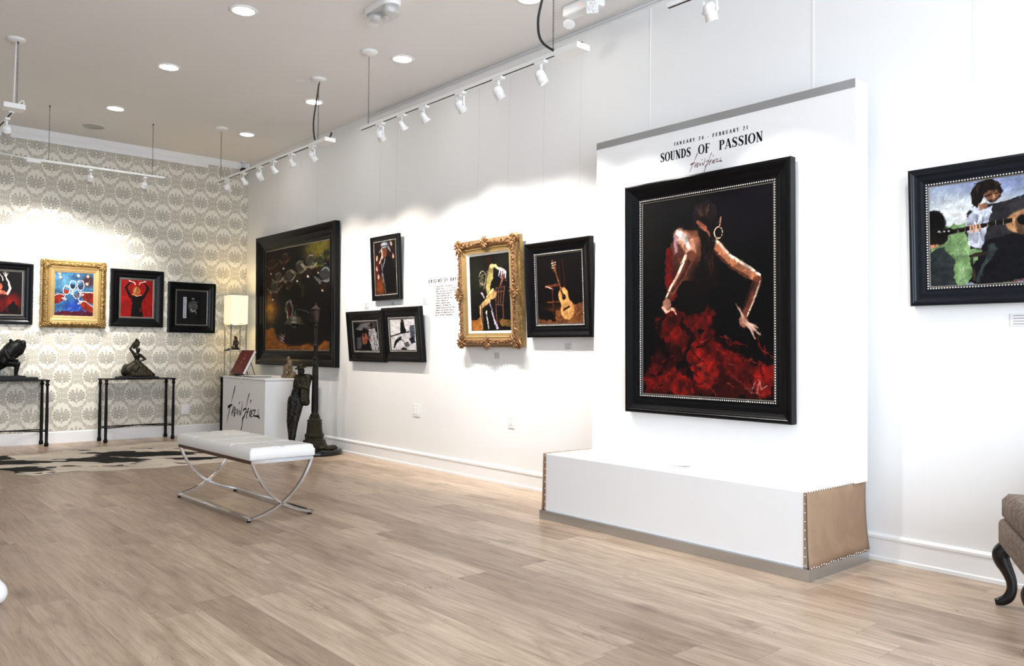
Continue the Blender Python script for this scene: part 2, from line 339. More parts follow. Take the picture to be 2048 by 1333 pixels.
def wallpaper():
    m0 = mat('wallpaper_filigree_ground', S(192, 186, 172), .5, spec=.4, var=.07, vscale=60)
    m1 = mat('wallpaper_cream', S(228, 223, 210), .42, spec=.5, var=.015)
    m2 = mat('wallpaper_damask_print', S(172, 167, 154), .55, spec=.35, var=.06, vscale=70)
    mb = MB(); mb.box((XL, D, 0), (W+.15, D+.15, H))
    # one damask motif as flat lobes (a printed pattern lying on the paper)
    def blob(cx, cz, rx, rz, ang, n=8):
        ca, sa = math.cos(ang), math.sin(ang)
        return [(cx+rx*math.cos(t)*ca-rz*math.sin(t)*sa, cz+rx*math.cos(t)*sa+rz*math.sin(t)*ca) for t in [2*PI*i/n for i in range(n)]]
    def leaf(cx, cz, L, wd_, ang, curl=0, n=5):
        top = []; bot = []
        for i in range(n+1):
            t = i/n; a = ang+curl*t; x = cx+L*t*math.cos(a); z = cz+L*t*math.sin(a)
            h = wd_*math.sin(PI*min(1, t*.92+.08))**.8
            top.append((x-h*math.sin(a), z+h*math.cos(a))); bot.append((x+h*math.sin(a), z-h*math.cos(a)))
        return top+bot[::-1]
    polys = []
    def ogee(rx, rz, n=26, sc=.06):
        return [(rx*math.copysign(abs(math.cos(t))**.9, math.cos(t))*(1+sc*math.cos(t*13)), rz*math.copysign(abs(math.sin(t))**1.1, math.sin(t))*(1+sc*math.cos(t*13))) for t in [2*PI*i/n for i in range(n)]]
    OG = (1, ogee(.100, .138))
    for s_ in (-1, 1):
        for a, L, w_ in [(20, .132, .0135), (40, .125, .0135), (60, .114, .013), (82, .10, .012), (106, .078, .0115), (136, .05, .009)]:
            aa = PI/2-s_*math.radians(a); polys.append((2, leaf(0, -.045, L, w_, aa, -.22*s_))); polys.append((3, leaf(.25*L*math.cos(aa), -.045+.25*L*math.sin(aa), L*.6, w_*.22, aa, -.2*s_)))
            ex, ez = L*.86*math.cos(aa-.11*s_), -.045+L*.86*math.sin(aa-.11*s_); polys.append((2, blob(ex, ez-.006, .016, .014, 0, 8)))
        polys.append((2, leaf(0, -.10, .045, .005, PI/2-s_*1.2, .7*s_)))
        # cream filigree scrolls on the ground between medallions
        for (bx, bz, L, w_, a, cu) in [(.085, -.118, .045, .004, -.7, .9), (.062, -.150, .04, .004, -.2, -1.0), (.098, -.085, .035, .0035, -.4, 1.0), (.03, -.165, .035, .0035, .5, -.9), (.012, -.20, .03, .005, 1.4, 0), (.085, .110, .045, .004, .7, -.9), (.062, .142, .04, .004, .2, 1.0), (.098, .075, .035, .0035, .4, -1.0), (.03, .160, .035, .0035, -.5, .9), (.012, .20, .03, .005, -1.4, 0), (.118, .02, .028, .0035, .9, .9), (.118, -.02, .028, .0035, -.9, -.9)]:
            aa = a if s_ > 0 else PI-a; polys.append((1, leaf(s_*bx, bz, L, w_*.9, aa, cu*s_, 4)))
    polys.append((2, leaf(0, -.045, .142, .0135, PI/2))); polys.append((2, blob(0, -.03, .026, .03, 0, 9))); polys.append((3, blob(0, -.03, .010, .016, 0, 8))); polys.append((3, leaf(0, .0, .075, .003, PI/2))); polys.append((2, blob(0, -.118, .007, .013, 0, 6)))
    polys = [(a, [(x*.86, z*.84+.010) for x, z in p] if a > 1 or len(p) > 11 else p) for a, p in polys]
    polys = [OG]+[(a, p) for a, p in polys]
    PX, PZ = .305, .437; cnt = 0
    for i in range(-1, 21):
        for j in range(-1, 9):
            for hx in (0, 1):
                cx = 4.034-PX*i-hx*PX/2; cz = 2.94-PZ*(j-1)-hx*PZ/2
                if cx < XL+.16 or cx > W-.005+.1 or cz < .02 or cz > H+.1: continue
                for k, (mi_, p) in enumerate(polys):
                    q = [(min(cx+x, W), min(max(cz+z, .1), H-.05)) for x, z in p]
                    if max(a for a, b in q)-min(a for a, b in q) < .002 or max(b for a, b in q)-min(b for a, b in q) < .002: continue
                    cnt += 1; mb.add([(x, D-.0005-.0022*(mi_ > 1)-.0020*(mi_ > 2)-.00001*(cnt % 191), z) for x, z in q], [tuple(range(len(q)))], 1 if mi_ == 3 else mi_)
    return struct(mb.build('wall_back', [m0, m1, m2]))
wallpaper()

def prof_strip(name, prof, a, b, nrm, m):
    """moulding: profile (out, z) swept straight from a to b, 'out' measured along nrm"""
    a = Vector((*a, 0)); b = Vector((*b, 0)); n = Vector((*nrm, 0)); k = len(prof); mb = MB()
    vs = [a+n*o+Vector((0, 0, z)) for o, z in prof]+[b+n*o+Vector((0, 0, z)) for o, z in prof]
    fs = [(i, (i+1) % k, (i+1) % k+k, i+k) for i in range(k)]+[tuple(range(k))[::-1], tuple(range(k, 2*k))]
    mb.add(vs, fs); o = mb.build(name, m, fix=True); return struct(o)
BP = [(0, 0), (.022, 0), (.022, .018), (.014, .024), (.013, .112), (.018, .118), (.018, .13), (.008, .141), (0, .142)]
prof_strip('baseboard_right', BP, (W, YF), (W, D), (-1, 0), MT['trim'])
prof_strip('baseboard_back', [(0, 0), (.014, 0), (.014, .12), (.008, .132), (0, .132)], (XL, D), (W-.02, D), (0, -1), MT['trim'])
prof_strip('trim_1', [(0, 3.44), (.02, 3.44), (.035, 3.47), (.035, 3.527), (0, 3.527)], (XL, D), (W, D), (0, -1), MT['trim'])
prof_strip('trim_2', [(0, 3.395), (.03, 3.395), (.03, 3.44), (0, 3.44)], (XL, D), (3.81, D), (0, -1), MT['trim'])
prof_strip('trim_3', [(0, 3.485), (.018, 3.485), (.018, 3.492), (.004, 3.495), (.004, 3.516), (.018, 3.519), (.018, 3.526), (0, 3.526)], (W, YF), (W, 7.24), (-1, 0), MT['trim'])
for i, z in enumerate((3.4925, 3.5175)):
    struct(MB().tube([(W-.0195, YF, z), (W-.0195, 7.24, z)], .0016, 6).build('trim_%d' % (6+i), MT['grey']))  # thin grey rods painted in for the shadow gaps of the hanging rail
for i, y in enumerate((3.56, 2.36)):
    prof_strip('trim_%d' % (4+i), [(0, .15), (.0025, .15), (.0025, 3.48), (0, 3.48)], (W, y), (W, y+.012), (-1, 0), MT['wall'])

# ------------------------------------------------------------------ lettering
def ribbon(mb, pts, t=.0012, yoff=0, mi=0):
    """flat ribbon with per-point widths: pts = (x, z, w)"""
    k = len(pts); P = [Vector((p[0], p[1])) for p in pts]; L = []; R = []
    for i in range(k):
        q = (P[min(i+1, k-1)]-P[max(i-1, 0)]); q = q.normalized() if q.length else Vector((1, 0)); n = Vector((-q.y, q.x))*pts[i][2]/2
        L.append(P[i]+n); R.append(P[i]-n)
    for i in range(k-1):
        quad = [L[i], R[i], R[i+1], L[i+1]]
        mb.prism([(p.x, p.y) for p in quad], yoff-t, yoff, mi)
def ell_pts(cx, cz, rx, rz, a0, a1, n, thick, thin):
    out = []
    for i in range(n+1):
        a = a0+(a1-a0)*i/n; out.append((cx+rx*math.cos(a), cz+rz*math.sin(a), thin+(thick-thin)*abs(math.cos(a))**1.5))
    return out
def glyph(c, T, h, serif=True):
    """strokes (x, z, width) in a cell of height 1; T = stem, h = hairline"""
    s = []; V = lambda x, z0=0, z1=1, w=T: s.append([(x, z0, w), (x, z1, w)])
    Hz = lambda x0, x1, z, w=h: s.append([(x0, z, w), (x1, z, w)])
    def sf(x, z, e=.13):
        if serif: Hz(x-e, x+e, z+(h/2 if z == 0 else -h/2), h)
    if c == 'S':
        pts = [(.50, .80, h), (.44, .92, h*1.2), (.31, .975, h*1.3), (.17, .91, T*.6), (.11, .77, T*.9), (.17, .63, T*1.1), (.31, .52, T*1.25), (.45, .40, T*1.1), (.50, .24, T*.9), (.44, .09, T*.6), (.29, .025, h*1.3), (.15, .08, h*1.2), (.08, .22, h)]
        s.append(pts); s.append([(.50, .74, h), (.50, .98, h)]); s.append([(.08, .28, h), (.08, .02, h)]); w = .60
    elif c in 'OQ': s.append(ell_pts(.36, .5, .28, .485, 0, 2*PI, 28, T, h)); w = .72; (s.append([(.4, .1, T), (.62, -.1, T*.6)]) if c == 'Q' else 0)
    elif c == 'U': V(.17, .25); s.append([(.17, .25, T), (.2, .08, T*.7), (.33, .02, h*1.4), (.47, .07, h*1.2), (.52, .25, h)]); V(.52, .25, 1, h); sf(.17, 1); sf(.52, 1, .1); w = .67
    elif c == 'N': V(.15, 0, 1, h); s.append([(.12, .98, T*1.1), (.56, .03, T*1.1)]); V(.57, 0, 1, h); sf(.15, 0, .1); sf(.13, 1, .1); sf(.57, 1, .1); w = .70
    elif c == 'D': V(.17); s.append(ell_pts(.2, .5, .40, .485, PI/2, -PI/2, 16, T, h)); sf(.12, 0, .1); sf(.12, 1, .1); w = .70
    elif c in 'FE':
        V(.17); Hz(.05, .5, 1-h/2); s.append([(.5, 1, h), (.5, .8, h)]); Hz(.17, .40, .52); s.append([(.4, .62, h), (.4, .42, h)]); sf(.17, 0); w = .56
        if c == 'E': Hz(.05, .52, h/2); s.append([(.52, 0, h), (.52, .22, h)]); w = .6
    elif c in 'PRB':
        V(.17); sf(.17, 0); sf(.12, 1, .08); s.append([(.17, 1-h/2, h)]+ell_pts(.3, .74, .21, .245, PI/2, -PI/2, 12, T, h)+[(.17, .5, h)]); w = .58
        if c == 'R': s.append([(.3, .5, T), (.56, .02, T)]); w = .62
        if c == 'B': s.append([(.17, .5, h)]+ell_pts(.31, .26, .23, .24, PI/2, -PI/2, 12, T, h)+[(.17, h/2, h)]); w = .62
    elif c == 'A': s.append([(.08, 0, h), (.34, 1, h)]); s.append([(.34, 1, T), (.6, 0, T)]); Hz(.17, .5, .3); sf(.08, 0, .09); sf(.6, 0, .11); w = .68
    elif c == 'I': V(.16); sf(.16, 0); sf(.16, 1); w = .33
    elif c == 'J': V(.28, .2); s.append([(.28, .22, T), (.24, .06, T*.6), (.14, .02, h), (.06, .1, T*.6)]); sf(.28, 1); w = .42
    elif c == 'Y': s.append([(.08, 1, T), (.32, .48, T)]); s.append([(.56, 1, h), (.32, .48, h)]); V(.32, 0, .5); sf(.08, 1, .1); sf(.56, 1, .09); sf(.32, 0); w = .64
    elif c == '2': s.append([(.1, .76, h), (.14, .92, h*1.5), (.28, .98, h*1.5), (.42, .88, T), (.42, .70, T), (.30, .42, T*.7), (.09, .06, h)]); Hz(.07, .48, .05, T*.7); w = .55
    elif c == '4': s.append([(.38, 1, h), (.06, .3, h)]); Hz(.06, .52, .29); V(.38, 0, 1); sf(.38, 0, .09); w = .58
    elif c == '1': V(.24); s.append([(.24, .98, h), (.12, .86, h)]); sf(.24, 0); w = .45
    elif c == '-': Hz(.06, .3, .4); w = .36
    elif c == 'G': s.append(ell_pts(.36, .5, .28, .485, .7, 2*PI-.7, 22, T, h)); V(.56, .1, .45); Hz(.4, .66, .46); w = .72
    elif c == 'C': s.append(ell_pts(.36, .5, .28, .485, .8, 2*PI-.8, 22, T, h)); w = .64
    elif c == 'H': V(.16); V(.52); Hz(.16, .52, .5); sf(.16, 0, .1); sf(.16, 1, .1); sf(.52, 0, .1); sf(.52, 1, .1); w = .68
    elif c == 'T': V(.3); Hz(.05, .55, 1-h/2); sf(.3, 0); w = .6
    elif c == 'M': V(.14, 0, 1, h); V(.68, 0, 1, T); s.append([(.16, 1, T), (.4, .1, T)]); s.append([(.4, .1, h), (.66, 1, h)]); w = .82
    elif c == 'L': V(.16); Hz(.1, .5, h/2); w = .54
    elif c == 'V': s.append([(.06, 1, T), (.32, 0, T)]); s.append([(.58, 1, h), (.32, 0, h)]); w = .64
    elif c == 'W': s.append([(.05, 1, T), (.24, 0, T)]); s.append([(.42, 1, h), (.24, 0, h)]); s.append([(.42, 1, T), (.6, 0, T)]); s.append([(.78, 1, h), (.6, 0, h)]); w = .84
    elif c == 'K': V(.16); s.append([(.5, 1, h), (.16, .45, h)]); s.append([(.28, .6, T), (.54, 0, T)]); w = .6
    elif c == 'X': s.append([(.08, 1, T), (.54, 0, T)]); s.append([(.54, 1, h), (.08, 0, h)]); w = .62
    elif c == ',': s.append([(.12, .1, T), (.06, -.12, h)]); w = .22
    elif c == '.': s.append([(.1, 0, T), (.1, .12, T)]); w = .22
    elif c == "'": s.append([(.1, 1, T*.8), (.08, .75, h)]); w = .2
    else: w = .4
    return s, w
def text_mb(mb, txt, x, z, hgt, width=None, T=.17, h=.045, track=.08, serif=True, yoff=0, t=.001):
    gl = [glyph(c, T, h, serif) for c in txt]; tot = sum(w for _, w in gl)+track*(len(gl)-1)
    sx = hgt if width is None else width/tot; cx = x
    for st, w in gl:
        for s_ in st: ribbon(mb, [(cx+p[0]*sx, z+p[1]*hgt, p[2]*min(sx, hgt)) for p in s_], t, yoff)
        cx += (w+track)*sx
    return cx
SIG = [[(0.276, 0.668, 0.011), (0.255, 0.617, 0.0166), (0.206, 0.537, 0.0101), (0.171, 0.46, 0.0037)], [(0.075, 0.41, 0.0313), (0.134, 0.433, 0.0258), (0.202, 0.449, 0.0129)], [(0.157, 0.438, 0.0092), (0.111, 0.363, 0.0129), (0.081, 0.3, 0.011), (0.051, 0.225, 0.0037)], [(0.236, 0.436, 0.0074), (0.213, 0.381, 0.011), (0.169, 0.336, 0.0046)], [(0.236, 0.436, 0.0092), (0.218, 0.369, 0.0129), (0.193, 0.317, 0.0074)], [(0.272, 0.432, 0.0129), (0.253, 0.377, 0.011), (0.259, 0.315, 0.0147)], [(0.272, 0.432, 0.0074), (0.294, 0.407, 0.011), (0.256, 0.378, 0.0074), (0.282, 0.343, 0.0129), (0.262, 0.314, 0.0092)], [(0.315, 0.411, 0.0092), (0.296, 0.353, 0.011)], [(0.356, 0.411, 0.0074), (0.329, 0.347, 0.011)], [(0.356, 0.411, 0.0092), (0.371, 0.34, 0.0129)], [(0.412, 0.492, 0.0129), (0.391, 0.463, 0.0074)], [(0.413, 0.404, 0.011), (0.412, 0.337, 0.0092)], [(0.413, 0.404, 0.0074), (0.444, 0.354, 0.011)], [(0.489, 0.504, 0.0028), (0.473, 0.432, 0.011), (0.445, 0.337, 0.0064)], [(0.67, 0.597, 0.0147), (0.637, 0.546, 0.011), (0.6, 0.469, 0.0074), (0.582, 0.427, 0.0055)], [(0.507, 0.396, 0.0129), (0.542, 0.42, 0.0166), (0.588, 0.426, 0.0166), (0.6, 0.396, 0.011), (0.562, 0.365, 0.0092), (0.526, 0.339, 0.0055)], [(0.586, 0.398, 0.0074), (0.548, 0.346, 0.0129), (0.504, 0.311, 0.0239)], [(0.501, 0.314, 0.0239), (0.492, 0.246, 0.011), (0.457, 0.178, 0.0147)], [(0.658, 0.435, 0.011), (0.626, 0.395, 0.0147), (0.608, 0.359, 0.011), (0.604, 0.318, 0.0184)], [(0.622, 0.38, 0.0074), (0.664, 0.4, 0.0074)], [(0.63, 0.423, 0.0074), (0.672, 0.435, 0.0092)], [(0.717, 0.532, 0.0147), (0.699, 0.496, 0.011)], [(0.715, 0.424, 0.0092), (0.691, 0.382, 0.0129), (0.676, 0.338, 0.011)], [(0.715, 0.424, 0.0074), (0.732, 0.407, 0.011), (0.694, 0.387, 0.0074), (0.709, 0.351, 0.0129)], [(0.751, 0.42, 0.011), (0.73, 0.379, 0.011), (0.722, 0.337, 0.0147)], [(0.73, 0.378, 0.0074), (0.763, 0.391, 0.0074)], [(0.748, 0.417, 0.0074), (0.778, 0.426, 0.0074)], [(0.729, 0.341, 0.0074), (0.764, 0.352, 0.0074)], [(0.774, 0.415, 0.0092), (0.838, 0.427, 0.0129)], [(0.838, 0.427, 0.011), (0.786, 0.358, 0.011)], [(0.784, 0.359, 0.011), (0.865, 0.362, 0.0166), (0.919, 0.364, 0.0258), (0.945, 0.337, 0.0147)]]
def signature(mb, x0, z0, s, wk=1.0):
    for st in SIG: ribbon(mb, [(x0+(x-.05)*s, z0+(z-.178)*s, w*s*wk) for x, z, w in st], .0008)
    ribbon(mb, [(x0+(.861+.014*math.cos(a))*s, z0+(.232+.03*math.sin(a))*s, .006*s) for a in [2*PI*i/12 for i in range(13)]], .0008, mi=1)
RR = (0, 0, -PI/2)     # things facing -x (on the right wall): local x = viewer's right, local z up, front = local -y

# ------------------------------------------------------------------ painter: fills a grid of colours with brush shapes
class Paint:
    def __init__(s, w, h, bg, amp=.25):
        s.w, s.h = w, h; s.X, s.Y = np.meshgrid((np.arange(w)+.5)/w, (np.arange(h)+.5)/h); s.asp = w/h; s.NX, s.NY = s.X, s.Y
        s.c = np.ones((h, w, 3))*np.array(bg, float); s.c *= (1+amp*(s.noise(8)-.5)+amp*.7*(s.noise(26)-.5))[..., None]
    def noise(s, n, sx=1.0, ang=0):
        gx = max(2, int(n*sx)+2); gy = max(2, int(n/s.asp)+2); g = rng.random((gy, gx))
        x = s.NX*(gx-1.001); y = s.NY*(gy-1.001); x0 = x.astype(int); y0 = y.astype(int); fx = x-x0; fy = y-y0; fx = fx*fx*(3-2*fx); fy = fy*fy*(3-2*fy)
        return g[y0, x0]*(1-fx)*(1-fy)+g[y0, x0+1]*fx*(1-fy)+g[y0+1, x0]*(1-fx)*fy+g[y0+1, x0+1]*fx*fy
    def mix(s, m, col, amp=.3):
        col = np.array(col, float); n = (1+amp*(s.noise(14)-.5)+amp*(s.noise(40)-.5))[..., None]
        m = np.clip(m, 0, 1)[..., None]; s.c = s.c*(1-m)+np.clip(col*n, 0, 255)*m
    def warp(s, j): return s.X+(s.noise(18)-.5)*j+(s.noise(50)-.5)*j*.6, s.Y+((s.noise(18)-.5)*j+(s.noise(50)-.5)*j*.6)*s.asp
    def poly(s, pts, col, j=.012, a=1, amp=.35):
        x, y = s.warp(j); ins = np.zeros_like(x, bool); n = len(pts)
        for i in range(n):
            (x1, y1), (x2, y2) = pts[i], pts[(i+1) % n]
            if y1 == y2: continue
            c = ((y1 > y) != (y2 > y)) & (x < (x2-x1)*(y-y1)/(y2-y1)+x1); ins ^= c
        s.mix(ins*a, col, amp)
    def stroke(s, pts, w, col, j=.006, a=1, amp=.35, soft=.25):
        x, y = s.warp(j); y = y/s.asp; ws = w if isinstance(w, (list, tuple)) else [w]*len(pts); best = np.full_like(x, -9.)
        for i in range(len(pts)-1):
            (x1, y1), (x2, y2) = pts[i], pts[i+1]; y1 = y1/s.asp; y2 = y2/s.asp
            dx, dy = x2-x1, y2-y1; t = np.clip(((x-x1)*dx+(y-y1)*dy)/(dx*dx+dy*dy+1e-12), 0, 1)
            dist = np.hypot(x-x1-t*dx, y-y1-t*dy); ww = (ws[i]+(ws[i+1]-ws[i])*t)/2
            best = np.maximum(best, (ww-dist)/(ww*soft+1e-6))
        s.mix(np.clip(best, 0, 1)*a, col, amp)
    def glow(s, x0, y0, rx, ry, col, a=1, amp=.3, p=1.5):
        q = ((s.X-x0)/rx)**2+((s.Y-y0)/ry)**2; s.mix(np.clip(1-q, 0, 1)**p*a, col, amp)
    def blob(s, x0, y0, rx, ry, col, a=1, j=.012, amp=.3, ang=0):
        x, y = s.warp(j); x = x-x0; y = (y-y0); c, q = math.cos(ang), math.sin(ang); xx = x*c+y/s.asp*q; yy = -x*q+y/s.asp*c
        s.mix((np.clip((1-(xx/rx)**2-(yy/(ry/s.asp))**2)*4, 0, 1))*a, col, amp)
    def dabs(s, n, L=9, wd_=2.6, amp=.13):
        for _ in range(n):
            cx, cy = int(rng.integers(0, s.w)), int(rng.integers(0, s.h)); l = L*(.5+rng.random()); a = rng.normal(-.9, .7)
            m = int(l)+3; x0, x1, y0, y1 = max(0, cx-m), min(s.w, cx+m), max(0, cy-m), min(s.h, cy+m)
            yy, xx = np.mgrid[y0:y1, x0:x1]; dx, dy = xx-cx, yy-cy; u = dx*math.cos(a)+dy*math.sin(a); v = -dx*math.sin(a)+dy*math.cos(a)
            k = np.clip(1.6-(u/l)**2*1.6-(v/wd_)**2, 0, 1)[..., None]*.5
            col = np.clip(s.c[cy, cx]*(1+amp*rng.normal())+rng.normal(0, 3, 3), 0, 255); s.c[y0:y1, x0:x1] = s.c[y0:y1, x0:x1]*(1-k)+col*k
    def mesh(s, name, wd_, ht, parent, y=0, zc=0, xc=0):
        q = (s.w*s.h)**.5; s.dabs(int(s.w*s.h/40), max(2.2, q*.016), max(1.0, q*.0042))
        me = bpy.data.meshes.new(name); w, h = s.w, s.h
        gx, gz = np.meshgrid(np.linspace(-wd_/2, wd_/2, w)+xc, np.linspace(ht/2, -ht/2, h)+zc)
        v = np.stack([gx, np.full_like(gx, y), gz], -1).reshape(-1, 3)
        idx = np.arange(w*h).reshape(h, w); f = np.stack([idx[1:, :-1], idx[1:, 1:], idx[:-1, 1:], idx[:-1, :-1]], -1).reshape(-1, 4)
        me.vertices.add(len(v)); me.vertices.foreach_set('co', v.ravel().astype('f'))
        me.loops.add(f.size); me.loops.foreach_set('vertex_index', f.ravel().astype('i'))
        me.polygons.add(len(f)); me.polygons.foreach_set('loop_start', (np.arange(len(f))*4).astype('i')); me.polygons.foreach_set('loop_total', np.full(len(f), 4, 'i'))
        me.update(); me.validate()
        c = np.clip(s.c/255, 0, 1)**1.22; lin = np.where(c <= .04045, c/12.92, ((c+.055)/1.055)**2.4)*.78
        col = np.concatenate([lin.reshape(-1, 3), np.ones((w*h, 1))], 1)
        at = me.color_attributes.new('paint', 'FLOAT_COLOR', 'POINT'); at.data.foreach_set('color', col.ravel().astype('f'))
        me.materials.append(MT['oil']); o = bpy.data.objects.new(name, me); COL.objects.link(o); o.parent = parent; return o

# ------------------------------------------------------------------ framed pictures
def sweep_frame(w, h, prof, mi=None):
    """mitred moulding, origin bottom centre, back at y=0; prof = (inset, height)"""
    mb = MB(); k = len(prof); vs = []
    for dd, hh in prof: vs += [(-w/2+dd, -hh, dd), (w/2-dd, -hh, dd), (w/2-dd, -hh, h-dd), (-w/2+dd, -hh, h-dd)]
    fs = []; ms = []
    for i in range(k-1):
        for j in range(4):
            j2 = (j+1) % 4; mb.add([vs[i*4+j], vs[i*4+j2], vs[(i+1)*4+j2], vs[(i+1)*4+j]], [(0, 1, 2, 3)], 0 if mi is None else mi[i])
    return mb
def beads(w, h, dd, hh, r, step):
    mb = MB(); x0, x1, z0, z1 = -w/2+dd, w/2-dd, dd, h-dd
    nx = int((x1-x0)/step); nz = int((z1-z0)/step)
    P = [(x0+(x1-x0)*i/nx, z) for i in range(nx+1) for z in (z0, z1)]+[(x, z0+(z1-z0)*i/nz) for i in range(1, nz) for x in (x0, x1)]
    for x, z in P: mb.ell((x, -hh, z), r, nu=6, nv=4)
    return mb
def black_profile(r, T, rec):
    return [(0, 0), (0, T-.008), (.003, T-.002), (.01, T), (.16*r, T), (.2*r, T-.004), (.24*r, T-.004), (.30*r, T-.009), (.42*r, T-.3*rec-.006), (.6*r, T-.62*rec), (.74*r, T-.8*rec), (.80*r, T-.82*rec), (.82*r, T-.74*rec), (.9*r, T-.72*rec), (.95*r, T-rec+.003), (r, T-rec+.002), (r, T-rec-.004)]
def picture(name, loc, rot, w, h, T, rail, rec, paint, label, cat='painting', beadr=0, lean=0, frame_mat='black', wires=None, group=None, mat_w=0, glaze=False, fillet=True):
    t = empty(name, loc, (lean, 0, rot), label, cat, group)
    prof = black_profile(rail, T, rec); n = len(prof)-1; mi = [0]*n
    if fillet: mi[n-2] = 1
    fr = sweep_frame(w, h, prof, mi).build('frame', [MT[frame_mat], MT['edge']], t, fix=False)
    bk = MB().box((-w/2+.01, -.006, .01), (w/2-.01, 0, h-.01)).build('backing_board', MT['blackm'], t)
    if beadr: beads(w, h, rail*.88, T-.72*rec, beadr, beadr*2.6).build('beading', MT['bead'], fr)
    yy = -(T-rec)
    if mat_w:
        ww, hh = w-2*rail, h-2*rail
        m = MB()
        mw, mh = mat_w
        m.box((-ww/2, yy+.001, rail), (ww/2, yy+.003, h-rail)); m.build('mount_board', MT['blackt'], t)
        paint.mesh('canvas', mw, mh, t, yy-.001, h/2+.0)
    else: paint.mesh('canvas', w-2*rail+.004, h-2*rail+.004, t, yy, h/2)
    if wires:
        m = MB()
        for x in wires[0]: MB().tube([(x, 0, h-.03), (x, wires[2], wires[1])], .0005, 4).build('hanging_wire', MT['wire'], t)
    return t
def place_right(y_left, y_right, z, xback=W-.004):   # bottom centre on the right wall
    return (xback, (y_left+y_right)/2, z), y_left-y_right

# --- the art itself: loose generic compositions in the colours of the photographed pictures
def art_dancer(w=300, h=400):
    p = Paint(w, h, (4, 3, 6)); p.glow(.85, .05, .4, .3, (16, 13, 26), .8); p.glow(.05, .25, .15, .3, (20, 18, 14), .6)
    R1, R2, R3 = (96, 17, 14), (128, 26, 20), (50, 8, 8)
    # skirt: rolling masses
    p.poly([(.02, .93), (.1, .86), (.25, .88), (.5, .80), (.75, .84), (.97, .86), (.99, .99), (.02, .99)], (60, 14, 12), .05)
    for x, y, rx, ry, c, a in [(.24, .64, .14, .085, R1, -.2), (.46, .60, .15, .075, R1, .1), (.42, .75, .24, .09, R1, .5), (.2, .82, .16, .07, R3, -.4), (.62, .75, .18, .06, R1, .45), (.5, .86, .13, .10, R2, .9), (.77, .86, .16, .07, R1, .5), (.93, .90, .09, .08, R2, .3), (.12, .93, .12, .09, R1, 1.2), (.3, .95, .14, .06, R2, .7)]:
        p.blob(x, y, rx, ry, c, .95, .05, .7, a)
    for i in range(46):
        x = .05+.9*rng.random(); y = .70+.27*rng.random(); l = .05+.09*rng.random(); a = -.9+1.1*rng.random()+x*1.2
        c = [(138, 32, 24), (78, 12, 12), (14, 3, 5), (150, 60, 48)][rng.integers(4)]
        p.stroke([(x, y), (x+l*math.cos(a), y+l*math.sin(a)*.8)], [.016, .004], c, .02, .8)
    for q in ([(.18, .60), (.12, .70), (.2, .80), (.15, .9)], [(.33, .63), (.42, .70), (.35, .80), (.4, .9)], [(.58, .62), (.6, .70), (.72, .78), (.9, .8)]): p.stroke(q, [.05, .04, .035, .02], (10, 2, 4), .04, .85)
    # back and bodice
    p.poly([(.26, .24), (.48, .20), (.60, .26), (.62, .38), (.50, .58), (.36, .60), (.27, .50), (.22, .38)], (10, 6, 8), .02)
    p.poly([(.19, .27), (.25, .24), (.29, .36), (.28, .50), (.23, .52), (.19, .40)], (104, 20, 18), .02)
    p.poly([(.24, .23), (.33, .17), (.46, .18), (.48, .32), (.42, .43), (.31, .42), (.26, .34)], (92, 54, 42), .015); p.glow(.42, .24, .09, .09, (160, 108, 82), .9); p.glow(.45, .40, .09, .10, (20, 9, 8), .9); p.glow(.28, .36, .05, .08, (66, 34, 26), .8)
    # left arm, lit from above
    p.stroke([(.31, .19), (.36, .22), (.40, .27), (.405, .31)], [.11, .115, .10, .06], (190, 142, 118), .005); p.stroke([(.30, .175), (.345, .20), (.385, .26)], [.05, .055, .03], (246, 230, 222), .008)
    p.stroke([(.275, .20), (.285, .27)], [.04, .02], (176, 142, 152), .012, .9)
    p.stroke([(.40, .30), (.345, .37), (.27, .455), (.215, .52)], [.085, .075, .055, .04], (112, 66, 50), .005); p.stroke([(.385, .33), (.33, .40), (.25, .47)], [.03, .03, .02], (64, 32, 26), .01, .8); p.stroke([(.36, .295), (.31, .37), (.235, .455), (.20, .50)], [.026, .022, .018, .014], (238, 204, 184), .004)
    p.blob(.205, .535, .036, .03, (186, 134, 114), 1, .008); p.stroke([(.17, .55), (.20, .575), (.25, .56), (.28, .59)], [.018, .022, .022, .01], (220, 170, 150), .006)
    # right arm reaching down
    p.stroke([(.54, .23), (.61, .275), (.70, .345), (.80, .40), (.89, .435)], [.07, .085, .07, .068, .055], (176, 118, 86), .004); p.stroke([(.58, .285), (.70, .375), (.82, .425)], [.02, .022, .018], (84, 46, 36), .006, .9); p.stroke([(.58, .225), (.70, .32), (.83, .38), (.905, .42)], [.016, .022, .02, .014], (250, 230, 212), .003)
    p.stroke([(.885, .445), (.84, .52), (.79, .61)], [.07, .06, .04], (104, 62, 48), .004); p.stroke([(.86, .45), (.82, .52), (.775, .60)], [.02, .02, .012], (48, 24, 20), .006, .8); p.stroke([(.905, .45), (.865, .53), (.815, .61)], [.014, .014, .010], (232, 198, 176), .003)
    p.blob(.79, .635, .035, .03, (150, 98, 80), 1, .01)
    for x, y in [(.735, .55), (.86, .68), (.90, .67), (.91, .70), (.87, .715)]: p.stroke([(.79, .63), ((.79+x)/2+.01, (.63+y)/2), (x, y)], [.022, .016, .008], (214, 176, 160), .006)
    # head seen from behind, long dark hair
    p.blob(.51, .10, .098, .068, (30, 20, 22)); p.stroke([(.43, .14), (.42, .10), (.45, .055), (.52, .038), (.58, .06), (.60, .11)], [.012, .014, .014, .014, .012, .008], (46, 42, 78), .02, .55)
